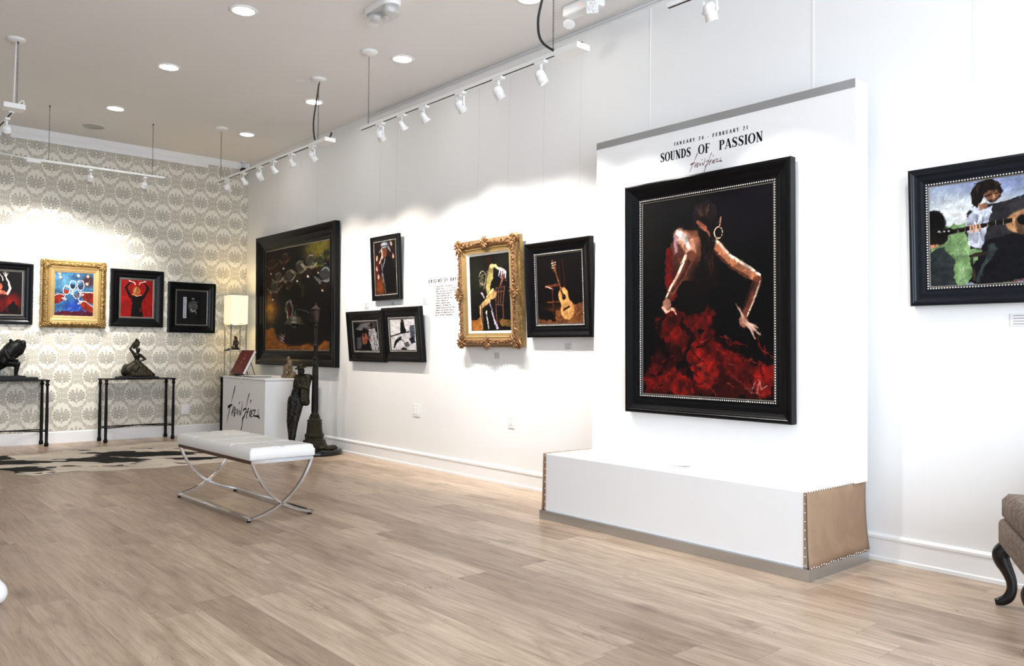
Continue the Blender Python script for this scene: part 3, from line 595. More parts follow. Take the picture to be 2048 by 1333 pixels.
    for i in range(34):
        x = .43+.16*rng.random(); p.stroke([(x, .05+.03*rng.random()), (.5*x+.26, .115), (.50+.03*rng.random(), .18)], [.005, .006, .003], [(104, 72, 56), (50, 32, 30), (84, 58, 52), (16, 10, 12)][rng.integers(4)], .006, .8)
    p.stroke([(.50, .14), (.53, .22), (.52, .32), (.55, .40), (.60, .45)], [.10, .13, .12, .10, .05], (16, 9, 9), .03)
    p.stroke([(.46, .135), (.50, .17), (.55, .21)], [.03, .03, .015], (150, 92, 70), .015)
    for i in range(14):
        x = .49+.08*rng.random(); y = .2+.15*rng.random(); p.stroke([(x, y), (x+.01, y+.08)], [.006, .003], (70, 40, 32), .01, .8)
    p.stroke([(.61+.03*math.cos(t), .20+.028*math.sin(t)) for t in np.linspace(0, 2*PI, 16)], .006, (232, 198, 170), .003); p.stroke([(.62, .165), (.63, .13)], .012, (210, 150, 120), .005)
    p.stroke([(.84, .97), (.87, .91)], .005, (190, 150, 140), .002); p.stroke([(.88, .97), (.90, .91), (.91, .95), (.95, .93)], .005, (190, 150, 140), .002)
    return p
def art_guitarists(w=420, h=230):
    p = Paint(w, h, (158, 170, 188)); p.X = p.X/.76; p.asp *= .76; p.glow(.2, .35, .5, .35, (226, 228, 226), .9); p.glow(.5, .05, .5, .15, (140, 150, 190), .7)
    p.poly([(0, .42), (.35, .34), (.6, .40), (1, .36), (1, 1), (0, 1)], (128, 156, 110), .06)
    for i in range(70):
        x = rng.random(); y = .42+.55*rng.random(); p.stroke([(x, y), (x+.02, y+.1)], [.012, .004], [(160, 184, 140), (96, 124, 84), (186, 204, 170)][rng.integers(3)], .02, .7)
    # left sitter, cut by the frame
    p.poly([(0, .66), (.09, .62), (.14, .75), (.17, 1), (0, 1)], (52, 58, 60), .03); p.blob(.02, .38, .09, .15, (8, 7, 8)); p.blob(.04, .50, .08, .10, (28, 20, 16), 1, .02)
    p.stroke([(0, .60), (.05, .59)], [.03, .02], (190, 140, 112))
    # central player
    p.poly([(.24, .30), (.36, .24), (.60, .18), (.80, .22), (.95, .5), (.6, .6), (.44, .70), (.26, .66), (.22, .5)], (56, 54, 58), .02)
    p.poly([(.23, .38), (.28, .27), (.38, .26), (.36, .50), (.32, .66), (.24, .60)], (196, 200, 214), .02)
    for i in range(9): p.stroke([(.25+.1*rng.random(), .32+.1*rng.random()), (.28+.06*rng.random(), .5+.1*rng.random())], [.012, .004], [(230, 232, 238), (120, 128, 150)][rng.integers(2)], .02, .8)
    p.poly([(.34, .60), (.56, .50), (.66, .60), (.62, .95), (.34, 1), (.24, .98)], (24, 24, 30), .03); p.stroke([(.38, .66), (.30, .97)], [.05, .03], (74, 84, 84), .03, .8)
    p.poly([(.265, .10), (.30, .02), (.37, .0), (.43, .05), (.45, .13), (.43, .20), (.40, .12), (.355, .13), (.335, .19), (.30, .26), (.27, .22)], (26, 19, 17), .012)
    p.poly([(.335, .145), (.37, .11), (.415, .115), (.438, .16), (.42, .21), (.385, .225), (.35, .20)], (142, 104, 80), .008); p.stroke([(.35, .165), (.385, .15)], .012, (60, 40, 30), .003); p.stroke([(.405, .15), (.425, .145)], .010, (60, 40, 30), .003)
    p.stroke([(.395, .16), (.402, .185)], .012, (186, 146, 116), .003); p.poly([(.36, .20), (.40, .195), (.43, .19), (.41, .225), (.38, .235)], (66, 44, 34), .006); p.stroke([(.39, .205), (.415, .20)], .007, (120, 66, 54), .002)
    p.poly([(.31, .23), (.36, .22), (.36, .28), (.31, .29)], (150, 116, 92), .008)
    for i in range(22): x = .28+.15*rng.random(); p.stroke([(x, .02+.05*rng.random()), (x-.02+.03*rng.random(), .14)], [.006, .003], [(70, 56, 46), (14, 10, 10)][i % 2], .006, .7)
    # guitar
    p.blob(.56, .44, .10, .115, (196, 152, 112)); p.blob(.68, .40, .15, .15, (140, 106, 80), 1, .01); p.blob(.56, .46, .05, .10, (120, 92, 72), 1, .01)
    p.blob(.565, .42, .036, .05, (14, 10, 10)); p.poly([(.14, .445), (.50, .395), (.50, .435), (.14, .49)], (24, 20, 20), .003); p.poly([(.03, .46), (.14, .43), (.15, .49), (.05, .53)], (14, 12, 12), .005)
    for k in range(7): p.stroke([(.18+.045*k, .435-.006*k), (.18+.045*k, .485-.006*k)], .003, (150, 140, 126), .001)
    for k in range(3): p.stroke([(.06+.03*k, .455), (.065+.03*k, .46)], .012, (220, 216, 206), .002)
    for k in range(4): p.stroke([(.255+.018*k, .43), (.26+.018*k, .49)], .015, (198, 156, 128), .004)
    p.poly([(.62, .98), (.80, .80), (1, .66), (1, 1), (.4, 1)], (120, 22, 34), .04)
    p.stroke([(.80, .46), (.84, .58), (.90, .66)], [.05, .04, .03], (222, 184, 160), .01); p.blob(.85, .74, .09, .14, (222, 190, 128), 1, .01); p.poly([(.6, .98), (.80, .84), (1, .72), (1, 1), (.5, 1)], (124, 24, 36), .04)
    p.stroke([(.26, .72), (.27, .95)], .02, (60, 50, 40), .01); p.stroke([(.25, .72), (.34, .70)], .025, (70, 58, 46), .01)
    p.poly([(1.0, .3), (1.3, .2), (1.6, .35), (1.7, 1), (.8, 1), (.9, .6)], (110, 22, 34), .05); p.blob(1.35, .16, .09, .12, (24, 14, 12)); p.blob(1.2, .62, .2, .18, (214, 176, 116), 1, .01); p.blob(1.25, .6, .05, .06, (16, 10, 8))
    p.poly([(1.7, .5), (1.95, .4), (2.2, .6), (2.2, 1), (1.65, 1)], (40, 44, 52), .05); p.blob(1.9, .3, .09, .12, (30, 20, 16))
    return p
def art_crowd(w=150, h=200):
    p = Paint(w, h, (14, 8, 7)); p.glow(.1, .25, .3, .3, (52, 22, 12), .9); p.glow(.85, .05, .35, .18, (140, 130, 56), .9); p.glow(.1, .58, .18, .22, (190, 136, 34), 1); p.glow(.25, .5, .16, .3, (60, 12, 8), .6)
    p.poly([(0, .80), (.15, .78), (.3, .92), (.6, .95), (.75, .86), (1, .92), (1, 1), (0, 1)], (150, 96, 44), .03); p.glow(.05, .92, .3, .16, (170, 110, 48), .8)
    p.blob(.5, .78, .36, .19, (6, 4, 6)); p.blob(.8, .68, .22, .3, (4, 4, 5)); p.blob(.5, .5, .3, .15, (5, 4, 5))
    def hat(x, y, s, c=(96, 92, 80)):
        c = tuple(q*1.55 for q in c)
        p.stroke([(x-s*.6, y+s*.10), (x-s*.25, y+s*.32), (x+s*.2, y+s*.28), (x+s*.6, y)], [s*.10, s*.24, s*.2, s*.08], c, .01, .75, .5)
        p.blob(x, y-s*.02, s*.33, s*.27, tuple(q*.45 for q in c), 1, .01)
        p.stroke([(x-s*.22, y-s*.12), (x-s*.02, y-s*.22), (x+s*.14, y-s*.2), (x+s*.28, y-s*.05)], [s*.04, s*.08, s*.08, s*.04], c, .01, .8)
        p.blob(x-s*.1, y+s*.5, s*.2, s*.22, (46, 24, 16), 1, .015); p.stroke([(x-s*.18, y+s*.62), (x-s*.12, y+s*.66)], s*.09, (240, 216, 196), .004)
    for a in [(.12, .13, .16, (70, 54, 40)), (.33, .09, .17, (74, 56, 42)), (.22, .27, .18), (.16, .36, .21), (.40, .27, .20), (.56, .20, .22), (.72, .16, .23), (.86, .17, .18, (80, 84, 50)), (.93, .30, .24, (92, 96, 100)), (.95, .12, .14, (60, 70, 40))]: hat(*a)
    p.stroke([(.55, .36), (.62, .40), (.60, .48)], [.07, .06, .05], (70, 56, 34), .02, .8); p.stroke([(.38, .40), (.48, .34)], [.06, .04], (64, 50, 32), .02, .8)
    p.stroke([(.34, .62), (.36, .54), (.42, .52), (.46, .60), (.44, .68)], [.02, .03, .03, .03, .02], (150, 138, 140), .01, .8); p.stroke([(.37, .60), (.39, .70)], [.05, .04], (110, 34, 32), .015, .9); p.stroke([(.365, .62), (.38, .72)], [.015, .01], (226, 200, 190), .006)
    p.stroke([(.24, .86), (.28, .93), (.33, .84)], [.03, .03, .02], (150, 108, 120), .01, .8)
    for k in range(3): p.stroke([(.27, .84+.03*k), (.32, .87+.03*k)], .01, (210, 186, 192), .006)
    return p
def art_hatman(w=90, h=120):
    p = Paint(w, h, (40, 22, 18)); p.glow(.2, .85, .4, .3, (150, 84, 40), .9); p.glow(.6, .08, .3, .12, (70, 78, 110), .7); p.glow(.1, .5, .15, .3, (110, 34, 26), .9)
    for x, y in [(.1, .30), (.08, .5), (.85, .3), (.78, .06), (.15, .65)]: p.blob(x, y, .04, .05, (230, 190, 170), .9, .03)
    p.poly([(.45, .32), (.62, .28), (.85, .38), (.95, .6), (.9, .95), (.4, .95), (.36, .6)], (8, 7, 9), .02)
    p.blob(.44, .20, .15, .12, (120, 74, 54), 1, .015); p.stroke([(.34, .18), (.37, .32)], [.06, .03], (222, 180, 160), .01); p.stroke([(.22, .40), (.30, .32), (.36, .26)], [.05, .05, .04], (224, 190, 176), .015)
    p.stroke([(.22, .20), (.40, .10), (.62, .10), (.74, .20)], [.03, .05, .05, .03], (150, 156, 164), .015); p.blob(.46, .065, .16, .055, (170, 176, 184), 1, .02); p.stroke([(.36, .09), (.62, .09)], .03, (40, 40, 48), .01)
    p.stroke([(.32, .42), (.34, .60), (.38, .75)], [.05, .09, .06], (126, 132, 150), .02, .9); p.stroke([(.30, .55), (.40, .60)], .03, (30, 30, 44), .01); p.stroke([(.48, .33), (.38, .48)], [.03, .02], (190, 196, 204), .01)
    p.stroke([(.42, .75), (.46, .95)], [.04, .06], (110, 110, 106), .02, .8)
    return p
def art_couple(w=70, h=90):
    p = Paint(w, h, (10, 9, 10)); p.glow(.6, .12, .5, .22, (170, 166, 170), .8); p.poly([(.1, .22), (.35, .08), (.62, .02), (.6, .2), (.3, .3)], (120, 118, 122), .05)
    p.poly([(.62, .26), (.86, .24), (.98, .7), (.96, 1), (.70, 1), (.62, .5)], (176, 174, 180), .05)
    for i in range(14): x = .65+.28*rng.random(); y = .3+.6*rng.random(); p.stroke([(x, y), (x+.03, y+.14)], [.04, .01], [(40, 38, 44), (216, 214, 218)][i % 2], .02)
    p.blob(.74, .17, .07, .08, (60, 40, 36)); p.stroke([(.60, .13), (.88, .12)], .035, (8, 8, 8)); p.blob(.74, .09, .07, .05, (10, 9, 10))
    p.poly([(.36, .40), (.50, .38), (.56, .55), (.50, .80), (.34, .82), (.34, .6)], (150, 96, 78), .02); p.stroke([(.50, .42), (.60, .60), (.70, .62)], [.06, .05, .04], (168, 110, 92), .01); p.stroke([(.44, .45), (.43, .75)], .02, (90, 40, 34), .01)
    p.blob(.44, .30, .09, .10, (12, 8, 9), 1, .02); p.stroke([(.44, .34), (.40, .5)], [.08, .03], (14, 8, 9), .02)
    p.poly([(.12, .55), (.3, .5), (.32, .9), (.1, .95)], (90, 90, 94), .04); p.blob(.22, .46, .06, .08, (16, 12, 12)); p.poly([(.3, .78), (.62, .76), (.7, 1), (.25, 1)], (8, 7, 9), .03)
    return p
def art_table(w=70, h=80):
    p = Paint(w, h, (226, 224, 228)); p.glow(.2, .3, .3, .3, (245, 244, 246), .8)
    p.poly([(.46, .02), (.56, .02), (.60, .25), (.66, .45), (.40, .45), (.42, .25)], (14, 12, 14), .02); p.blob(.51, .08, .05, .07, (70, 46, 40), 1, .01)
    p.stroke([(0, .56), (.35, .48), (.6, .44), (.75, .42)], .05, (10, 8, 10)); p.stroke([(.40, .6), (.2, .75), (.12, .92)], [.1, .12, .06], (16, 14, 16), .04); p.stroke([(.2, .68), (.44, .66), (.55, .75)], [.06, .05, .03], (20, 18, 20), .03)
    p.poly([(.78, .22), (.97, .2), (.98, .6), (.80, .62)], (92, 98, 108), .03); p.poly([(.72, .62), (.95, .58), (.97, .75), (.82, .80)], (40, 42, 60), .03); p.poly([(.5, .78), (.68, .72), (.76, .86), (.6, .93)], (120, 118, 122), .02)
    p.stroke([(.1, .2), (.3, .3)], .015, (170, 170, 176)); p.stroke([(.7, .1), (.9, .13)], .015, (170, 170, 176)); p.poly([(.4, .95), (.5, .9), (.65, .95), (.6, 1), (.4, 1)], (30, 28, 32), .02)
    return p
def art_fan(w=110, h=150):
    p = Paint(w, h, (16, 15, 12)); p.glow(.2, .3, .4, .4, (44, 46, 34), .8); p.glow(.8, .12, .3, .2, (48, 46, 36), .6)
    p.poly([(0, .86), (.3, .82), (.3, 1), (0, 1)], (166, 112, 56), .04); p.poly([(.7, .84), (1, .86), (1, .96), (.75, .93)], (120, 92, 50), .04)
    p.stroke([(.48, .10), (.46, .22), (.44, .30)], [.10, .09, .06], (40, 18, 12), .015); p.blob(.50, .07, .08, .06, (46, 20, 12))
    p.stroke([(.56, .17), (.52, .30), (.46, .42), (.48, .50)], [.12, .16, .13, .12], (158, 146, 96), .02); p.stroke([(.56, .16), (.66, .16), (.75, .21)], [.08, .06, .04], (206, 190, 140), .015)
    p.stroke([(.46, .22), (.40, .35), (.36, .44)], [.03, .04, .04], (120, 110, 84), .01)
    for a in np.linspace(1.2, 3.4, 10): p.stroke([(.33, .40), (.33+.08*math.cos(a), .40-.13*math.sin(a)-.02)], [.004, .006], (150, 140, 110), .002)
    p.stroke([(.33+.085*math.cos(t), .30+.09*math.sin(t)) for t in np.linspace(0, 2*PI, 20)], .01, (196, 188, 160), .006)
    p.stroke([(.74, .20), (.84, .22), (.90, .26)], [.04, .05, .03], (240, 230, 236), .015)
    for k in range(7): p.stroke([(.78+.02*k, .19+.008*k), (.72+.03*k, .30+.01*k)], [.02, .006], [(246, 240, 246), (176, 140, 150)][k % 2], .01)
    for q in ([(.66, .44), (.64, .66)], [(.86, .44), (.80, .68)], [(.66, .45), (.86, .43)], [(.66, .50), (.84, .49)], [(.72, .46), (.70, .66)], [(.78, .46), (.75, .66)], [(.64, .66), (.82, .67)], [(.64, .68), (.66, .92)], [(.81, .68), (.82, .90)]): p.stroke(q, .022, (120, 78, 66), .008)
    p.stroke([(.76, .42), (.82, .34), (.85, .28)], [.03, .05, .03], (140, 86, 76), .01); p.stroke([(.30, .50), (.36, .56)], [.05, .03], (190, 170, 180), .02)
    p.stroke([(.60, .52), (.44, .60), (.26, .68)], [.16, .13, .09], (196, 160, 112), .02); p.stroke([(.58, .46), (.42, .55)], [.05, .03], (214, 204, 140), .01); p.stroke([(.26, .68), (.28, .82), (.30, .98)], [.09, .07, .05], (120, 84, 56), .012); p.stroke([(.25, .67), (.25, .8), (.29, .97)], [.02, .015, .01], (226, 196, 150), .006)
    p.stroke([(.56, .62), (.56, .8), (.62, .97)], [.10, .09, .08], (14, 10, 12), .02); p.stroke([(.50, .64), (.56, .8), (.66, .96)], [.02, .03, .05], (206, 186, 206), .03); p.stroke([(.40, .74), (.44, .96)], [.03, .03], (220, 214, 212), .02)
    return p
def art_guitar(w=120, h=120):
    p = Paint(w, h, (8, 4, 4)); p.glow(.5, .95, .7, .28, (120, 70, 36), 1); p.poly([(0, .80), (.5, .80), (1, .70), (1, 1), (0, 1)], (118, 76, 44), .03); p.poly([(0, .78), (.4, .80), (.4, .95), (0, .92)], (12, 6, 6), .04)
    for i in range(12): x = .45+.5*rng.random(); y = .80+.18*rng.random(); p.stroke([(x, y), (x+.16, y-.05)], [.012, .004], [(170, 120, 76), (70, 40, 24)][rng.integers(2)], .01, .8)
    for q in ([(.58, .08), (.62, .50)], [(.44, .14), (.46, .20)], [(.50, .10), (.53, .42)]): p.stroke(q, .016, (66, 22, 18), .006)
    p.stroke([(.20, .46), (.50, .44)], .045, (120, 60, 44), .01); p.stroke([(.20, .45), (.36, .50)], .012, (230, 190, 170), .006); p.stroke([(.34, .50), (.36, .86)], .028, (84, 40, 26), .006); p.stroke([(.22, .68), (.48, .68)], .02, (110, 66, 36), .01)
    for (x, y, rx, ry) in [(.58, .60, .115, .125), (.66, .80, .155, .15), (.62, .70, .105, .10)]: p.blob(x, y, rx, ry, (214, 164, 104), 1, .008, .25, -.2)
    p.blob(.575, .60, .06, .09, (226, 180, 120), .6, .02); p.blob(.59, .62, .045, .045, (20, 12, 8), 1, .004); p.stroke([(.58, .80), (.70, .76)], .035, (40, 22, 14), .004)
    p.stroke([(.57, .60), (.40, .20)], [.045, .035], (86, 46, 28), .003); p.stroke([(.41, .23), (.36, .10)], [.07, .05], (120, 78, 50), .006); p.stroke([(.54, .52), (.43, .25)], .006, (190, 140, 90), .002)
    for k in range(3): p.stroke([(.34, .13+.035*k), (.43, .12+.035*k)], .008, (230, 214, 190), .003)
    return p
def art_flamenco(w=110, h=110):
    p = Paint(w, h, (10, 4, 5)); p.glow(.75, .72, .35, .32, (150, 24, 22), 1); p.blob(.78, .85, .14, .12, (12, 4, 5)); p.blob(.78, .74, .05, .06, (12, 4, 5)); p.glow(.4, .6, .3, .3, (90, 14, 14), .8)
    p.stroke([(.30, .60), (.48, .48), (.64, .52)], [.14, .10, .06], (200, 120, 100), .02); p.stroke([(.64, .52), (.70, .40), (.66, .26), (.60, .16)], [.07, .06, .05, .03], (236, 214, 204), .01)
    for x, y in [(.52, .04), (.56, .02), (.60, .02), (.64, .05)]: p.stroke([(.59, .14), (x, y)], [.025, .010], (244, 228, 220), .005)
    p.stroke([(.42, .06), (.50, .14), (.52, .22)], [.02, .02, .02], (240, 226, 220), .006); p.blob(.44, .36, .08, .09, (190, 110, 90), 1, .02); p.stroke([(.40, .24), (.52, .27), (.56, .40)], [.08, .08, .05], (14, 8, 10), .02)
    p.stroke([(.44, .44), (.48, .43)], .016, (190, 20, 30), .004); p.blob(.30, .80, .28, .25, (110, 14, 16), .9, .05)
    return p
def art_toast(w=120, h=130):
    p = Paint(w, h, (62, 108, 140), .5); p.glow(.2, .2, .35, .3, (110, 160, 186), .7); p.glow(.85, .2, .25, .2, (78, 30, 30), .9); p.glow(.55, .8, .5, .25, (44, 76, 160), 1); p.poly([(0, .92), (1, .86), (1, 1), (0, 1)], (92, 22, 40), .06)
    for i in range(40): x, y = rng.random(), rng.random(); p.stroke([(x, y), (x+.05, y-.05)], [.04, .02], [(120, 170, 196), (40, 60, 120), (110, 30, 44), (60, 90, 160)][rng.integers(4)], .03, .5)
    for x, y in [(.12, .04), (.14, .12), (.60, .07), (.84, .08), (.82, .25)]: p.blob(x, y, .04, .035, (230, 170, 140), .95, .01)
    p.poly([(.60, .46), (1, .44), (1, .72), (.75, .62)], (126, 36, 24), .02); p.stroke([(.62, .45), (1, .44)], .02, (244, 232, 226), .01)
    p.poly([(0, .52), (.22, .50), (.30, .60), (.12, .72), (0, .74)], (132, 40, 28), .02); p.stroke([(0, .55), (.12, .50), (.24, .53)], .016, (240, 220, 210), .008)
    p.poly([(.62, .66), (.8, .62), (1, .80), (1, .92), (.72, .84)], (140, 48, 30), .02); p.stroke([(.62, .64), (.8, .66), (1, .78)], .014, (244, 220, 200), .008)
    def glass(x, y, s, a, fill=None):
        c, q = math.cos(a), math.sin(a); R = lambda u, v: (x+(u*c-v*q)*s, y+(u*q+v*c)*s)
        if fill: p.poly([R(-.42, -.1), R(.42, -.1), R(.3, .45), R(-.3, .45)], fill, .01)
        p.stroke([R(-.36, -.55), R(-.48, 0), R(-.3, .42), R(0, .56), R(.3, .42), R(.48, 0), R(.36, -.55)], .012, (240, 244, 248), .004)
        p.stroke([R(.36*math.cos(t), -.55+.1*math.sin(t)) for t in np.linspace(0, 2*PI, 12)], .010, (240, 244, 248), .003)
        p.stroke([R(0, .56), R(0, 1.05)], .012, (230, 234, 240), .003); p.stroke([R(.3*math.cos(t), 1.1+.1*math.sin(t)) for t in np.linspace(0, 2*PI, 12)], .014, (244, 246, 250), .003)
    glass(.46, .30, .17, .15, (40, 44, 70)); glass(.66, .30, .19, -.1, (50, 60, 84)); glass(.30, .42, .18, .25, (150, 62, 40)); glass(.56, .50, .19, -.45, (90, 84, 100))
    return p
def art_reddress(w=90, h=110):
    p = Paint(w, h, (146, 24, 20), .25); p.poly([(.30, .45), (.52, .40), (.74, .44), (.64, .62), (.70, .99), (.32, .99), (.36, .62)], (16, 6, 5), .01)
    for s_ in (-1, 1): p.stroke([(.5+s_*.2, .46), (.5+s_*.34, .22), (.5+s_*.20, .06)], [.10, .08, .04], (20, 7, 6), .008); p.stroke([(.5+s_*.24, .04), (.5+s_*.08, .08), (.5+s_*.06, .14)], [.05, .03, .02], (232, 206, 196), .006)
    p.blob(.48, .30, .13, .12, (176, 104, 56), 1, .015); p.stroke([(.36, .38), (.48, .44), (.62, .40)], .03, (210, 170, 130), .015)
    for i in range(10): x = .38+.2*rng.random(); p.stroke([(.48, .20), (x, .34)], [.006, .01], [(230, 180, 130), (90, 44, 24)][i % 2], .006)
    p.blob(.62, .80, .05, .06, (110, 50, 34), .7, .02)
    return p
def art_bwman(w=60, h=80):
    p = Paint(w, h, (14, 14, 15)); p.poly([(.0, 0), (.20, 0), (.20, 1), (0, 1)], (200, 202, 206), .004, 1, .1); p.poly([(.08, 0), (.1, 0), (.1, 1), (.08, 1)], (120, 122, 126), .002)
    p.poly([(.34, .24), (.55, .17), (.78, .22), (.84, .5), (.70, .62), (.66, .99), (.36, .99), (.36, .6), (.30, .45)], (96, 96, 98), .02); p.blob(.56, .09, .09, .06, (170, 170, 170), 1, .01); p.blob(.56, .13, .06, .05, (60, 60, 62))
    for i in range(16): x = .36+.4*rng.random(); y = .25+.6*rng.random(); p.stroke([(x, y), (x+.05, y+.08)], [.03, .01], [(190, 190, 190), (30, 30, 32)][i % 2], .02, .8)
    p.stroke([(.42, .56), (.55, .68), (.72, .60)], [.05, .05, .04], (210, 208, 206), .01); p.poly([(.36, .72), (.7, .72), (.68, 1), (.34, 1)], (36, 34, 34), .02); p.blob(.85, .2, .1, .08, (60, 60, 62), .7, .03)
    return p

def wires(xs, z, y): return (xs, z, y)
# back wall
bw = D-.003
picture('framed_painting', (1.592, bw, 1.337), 0, .59, .682, .05, .105, .03, art_flamenco(), 'black framed painting of a raised-arm dancer, cut by the photo left edge', beadr=.0045, lean=.01, wires=([.05], 2.1, .0))
f3 = picture('framed_painting', (2.984, bw, 1.341), 0, .603, .684, .05, .12, .03, art_reddress(), 'black framed painting of a dark figure on plain red ground', beadr=.0045, lean=.01, wires=([.03], 2.1, 0))
picture('framed_photograph', (3.637, bw, 1.284), 0, .585, .628, .045, .105, .025, art_bwman(), 'black framed small black and white picture of a man seen from behind', cat='picture', beadr=.003, lean=.008, mat_w=(.215, .265), wires=([.02], 2.1, 0))
# right wall
def rp(name, yl, yr, z, h, T, rail, rec, art, label, lean, **k):
    loc, w = place_right(yl, yr, z); return picture(name, loc, -PI/2, w, h, T, rail, rec, art, label, lean=lean, **k)
rp('framed_painting', 9.85, 7.82, .895, 1.595, .065, .19, .05, art_crowd(), 'very large dark framed painting of a crowd in hats behind the lamppost sculpture', .012, wires=([-.5, .5], 2.55, .0))
rp('framed_painting', 7.107, 6.598, 1.588, .64, .04, .06, .018, art_hatman(), 'small upright black framed painting of a man in a white hat', .055, beadr=.004, wires=([-.15, .15], 1.9, .09))
rp('framed_painting', 7.54, 6.846, .973, .52, .045, .115, .022, art_couple(), 'lower left black framed painting of a couple, touching its pair', .10, beadr=.0035)
rp('framed_painting', 6.842, 6.19, .985, .525, .05, .115, .024, art_table(), 'lower right black framed picture with white ground, touching its pair', .10, beadr=.004)
rp('framed_painting', 4.745, 4.045, 1.205, .738, .055, .105, .034, art_guitar(), 'square black framed painting of a guitar leaning on a chair', .055, beadr=.0055, wires=([-.2, .2], 2.25, .1))
rp('framed_painting', 1.80, .62, 1.35, .70, .05, .098, .022, art_guitarists(), 'wide blue-black framed painting of guitar players in a green field, far right', .045, beadr=.005, frame_mat='blackblue', wires=([-.3, .3], 2.1, .09))
# the big one on the display panel
picture('framed_painting', (4.112, 2.925, .708), -PI/2, 1.19, 1.475, .058, .125, .04, art_dancer(), 'largest black framed painting, dancer in red skirt, on the white display stand', beadr=.0055, lean=.012)

# gilded frames
def gold_picture(name, loc, rot, w, h, T, rail, rec, art, label, lean, corner, liner, wires=None, red=False):
    t = empty(name, loc, (lean, 0, rot), label, 'painting')
    G = 'goldd' if red else 'gold'
    prof = [(0, 0), (0, T*.45), (.10*rail, T*.5), (.14*rail, T*.75), (.22*rail, T*.9), (.32*rail, T), (.42*rail, T*.96), (.5*rail, T*.8), (.56*rail, T*.72), (.60*rail, T*.78), (.64*rail, T*.72), (.78*rail, T*.64), (.86*rail, T*.62), (.88*rail, T-rec+.006), (rail, T-rec+.002), (rail, T-rec-.004)]
    fr = sweep_frame(w, h, prof, [1 if i < 3 else (0 if i < 7 else (2 if i < 12 else (3 if liner else 2))) for i in range(len(prof)-1)]).build('frame', [MT[G], MT['gold'], MT['goldl'], MT['linen']], t)
    MB().box((-w/2+.01, -.006, .01), (w/2-.01, 0, h-.01)).build('backing_board', MT['blackm'], t)
    orn = MB(); m_ = .30*rail
    def leafs(x, z, a, s):
        for k in range(5):
            b = a+(k-2)*.55; R = Euler((0, -b, 0)).to_matrix()
            orn.ell((x+.5*s*math.cos(b), -T-.002, z+.5*s*math.sin(b)), (s*.5, .007, s*.13), R=R, nu=8, nv=5)
        orn.ell((x, -T-.004, z), (s*.2, .009, s*.2), nu=8, nv=5)
    for side in range(4):
        L = w if side % 2 == 0 else h; n = int(L/.026)
        for i in range(n):
            q = (i+.5)/n; r_ = .8+.5*rng.random(); off = m_*(1+.25*math.sin(i*2.4))
            if side == 0: x, z, a = -w/2+q*w, off, 0
            elif side == 1: x, z, a = w/2-off, q*h, PI/2
            elif side == 2: x, z, a = -w/2+q*w, h-off, 0
            else: x, z, a = -w/2+off, q*h, PI/2
            if (q*L < rail*.6 or (1-q)*L < rail*.6): continue
            R = Euler((0, -(a+(.7 if i % 2 else -.7)), 0)).to_matrix()
            orn.ell((x, -T*.99, z), (.014*r_, .0045, .0055*r_), R=R, nu=7, nv=4)
        # pearl row near the sight edge
    for sx in (-1, 1):
        for sz in (0, 1):
            x = sx*(w/2-m_*1.05); z = m_*1.05 if sz == 0 else h-m_*1.05; a = math.atan2((-1 if sz == 0 else 1), sx)
            leafs(x-.0*sx, z, a+PI, rail*.55*corner); leafs(x, z, a, rail*.38*corner)
            for k in range(7):
                b = 2*PI*k/7; orn.ell((x+rail*.24*corner*math.cos(b), -T-.004, z+rail*.24*corner*math.sin(b)), (.008*corner,)*3, nu=7, nv=4)
            if corner > 1:
                R = Euler((0, -a, 0)).to_matrix(); orn.ell((x+sx*.016, -T*.72, z+(-.016 if sz == 0 else .016)), (.046, .018, .040), R=R)
    if corner > 1:
        for (x, z, a) in [(0, m_*.9, -PI/2), (0, h-m_*.9, PI/2), (-w/2+m_*.9, h/2, PI), (w/2-m_*.9, h/2, 0)]:
            leafs(x, z, a, rail*.5); R = Euler((0, -(a+PI/2), 0)).to_matrix(); orn.ell((x, -T*.84, z), (.075, .018, .022), R=R); leafs(x, z, a+PI, rail*.45)
            for s_ in (-1, 1):
                for k in range(4): b = a+PI/2; orn.ell((x+s_*(.05+.028*k)*math.cos(b), -T-.001, z+s_*(.05+.028*k)*math.sin(b)), (.013-.002*k,)*3, nu=7, nv=4)
    orn.build('carved_ornament', MT[G], fr)
    beads(w, h, .60*rail, T*.77, .0035, .0085).build('beading', MT['goldl'], fr)
    art.mesh('canvas', w-2*rail+.004, h-2*rail+.004, t, -(T-rec), h/2)
    if wires:
        m = MB()
        for x in wires[0]: MB().tube([(x, 0, h-.03), (x, wires[2], wires[1])], .0005, 4).build('hanging_wire', MT['wire'], t)
gold_picture('gilt_framed_painting', (2.300, bw, 1.312), 0, .675, .77, .07, .138, .035, art_toast(), 'square gilt framed painting of clinking glasses on the wallpapered wall', .008, .9, False, wires=([-.05], 2.1, 0))
loc, gw = place_right(5.60, 4.81, 1.13)
gold_picture('gilt_framed_painting', loc, -PI/2, gw, .905, .085, .135, .05, art_fan(), 'tall ornate gilt framed painting of a woman with a fan and chair', .055, 1.15, True, wires=([-.2, .2], 2.3, .1), red=True)

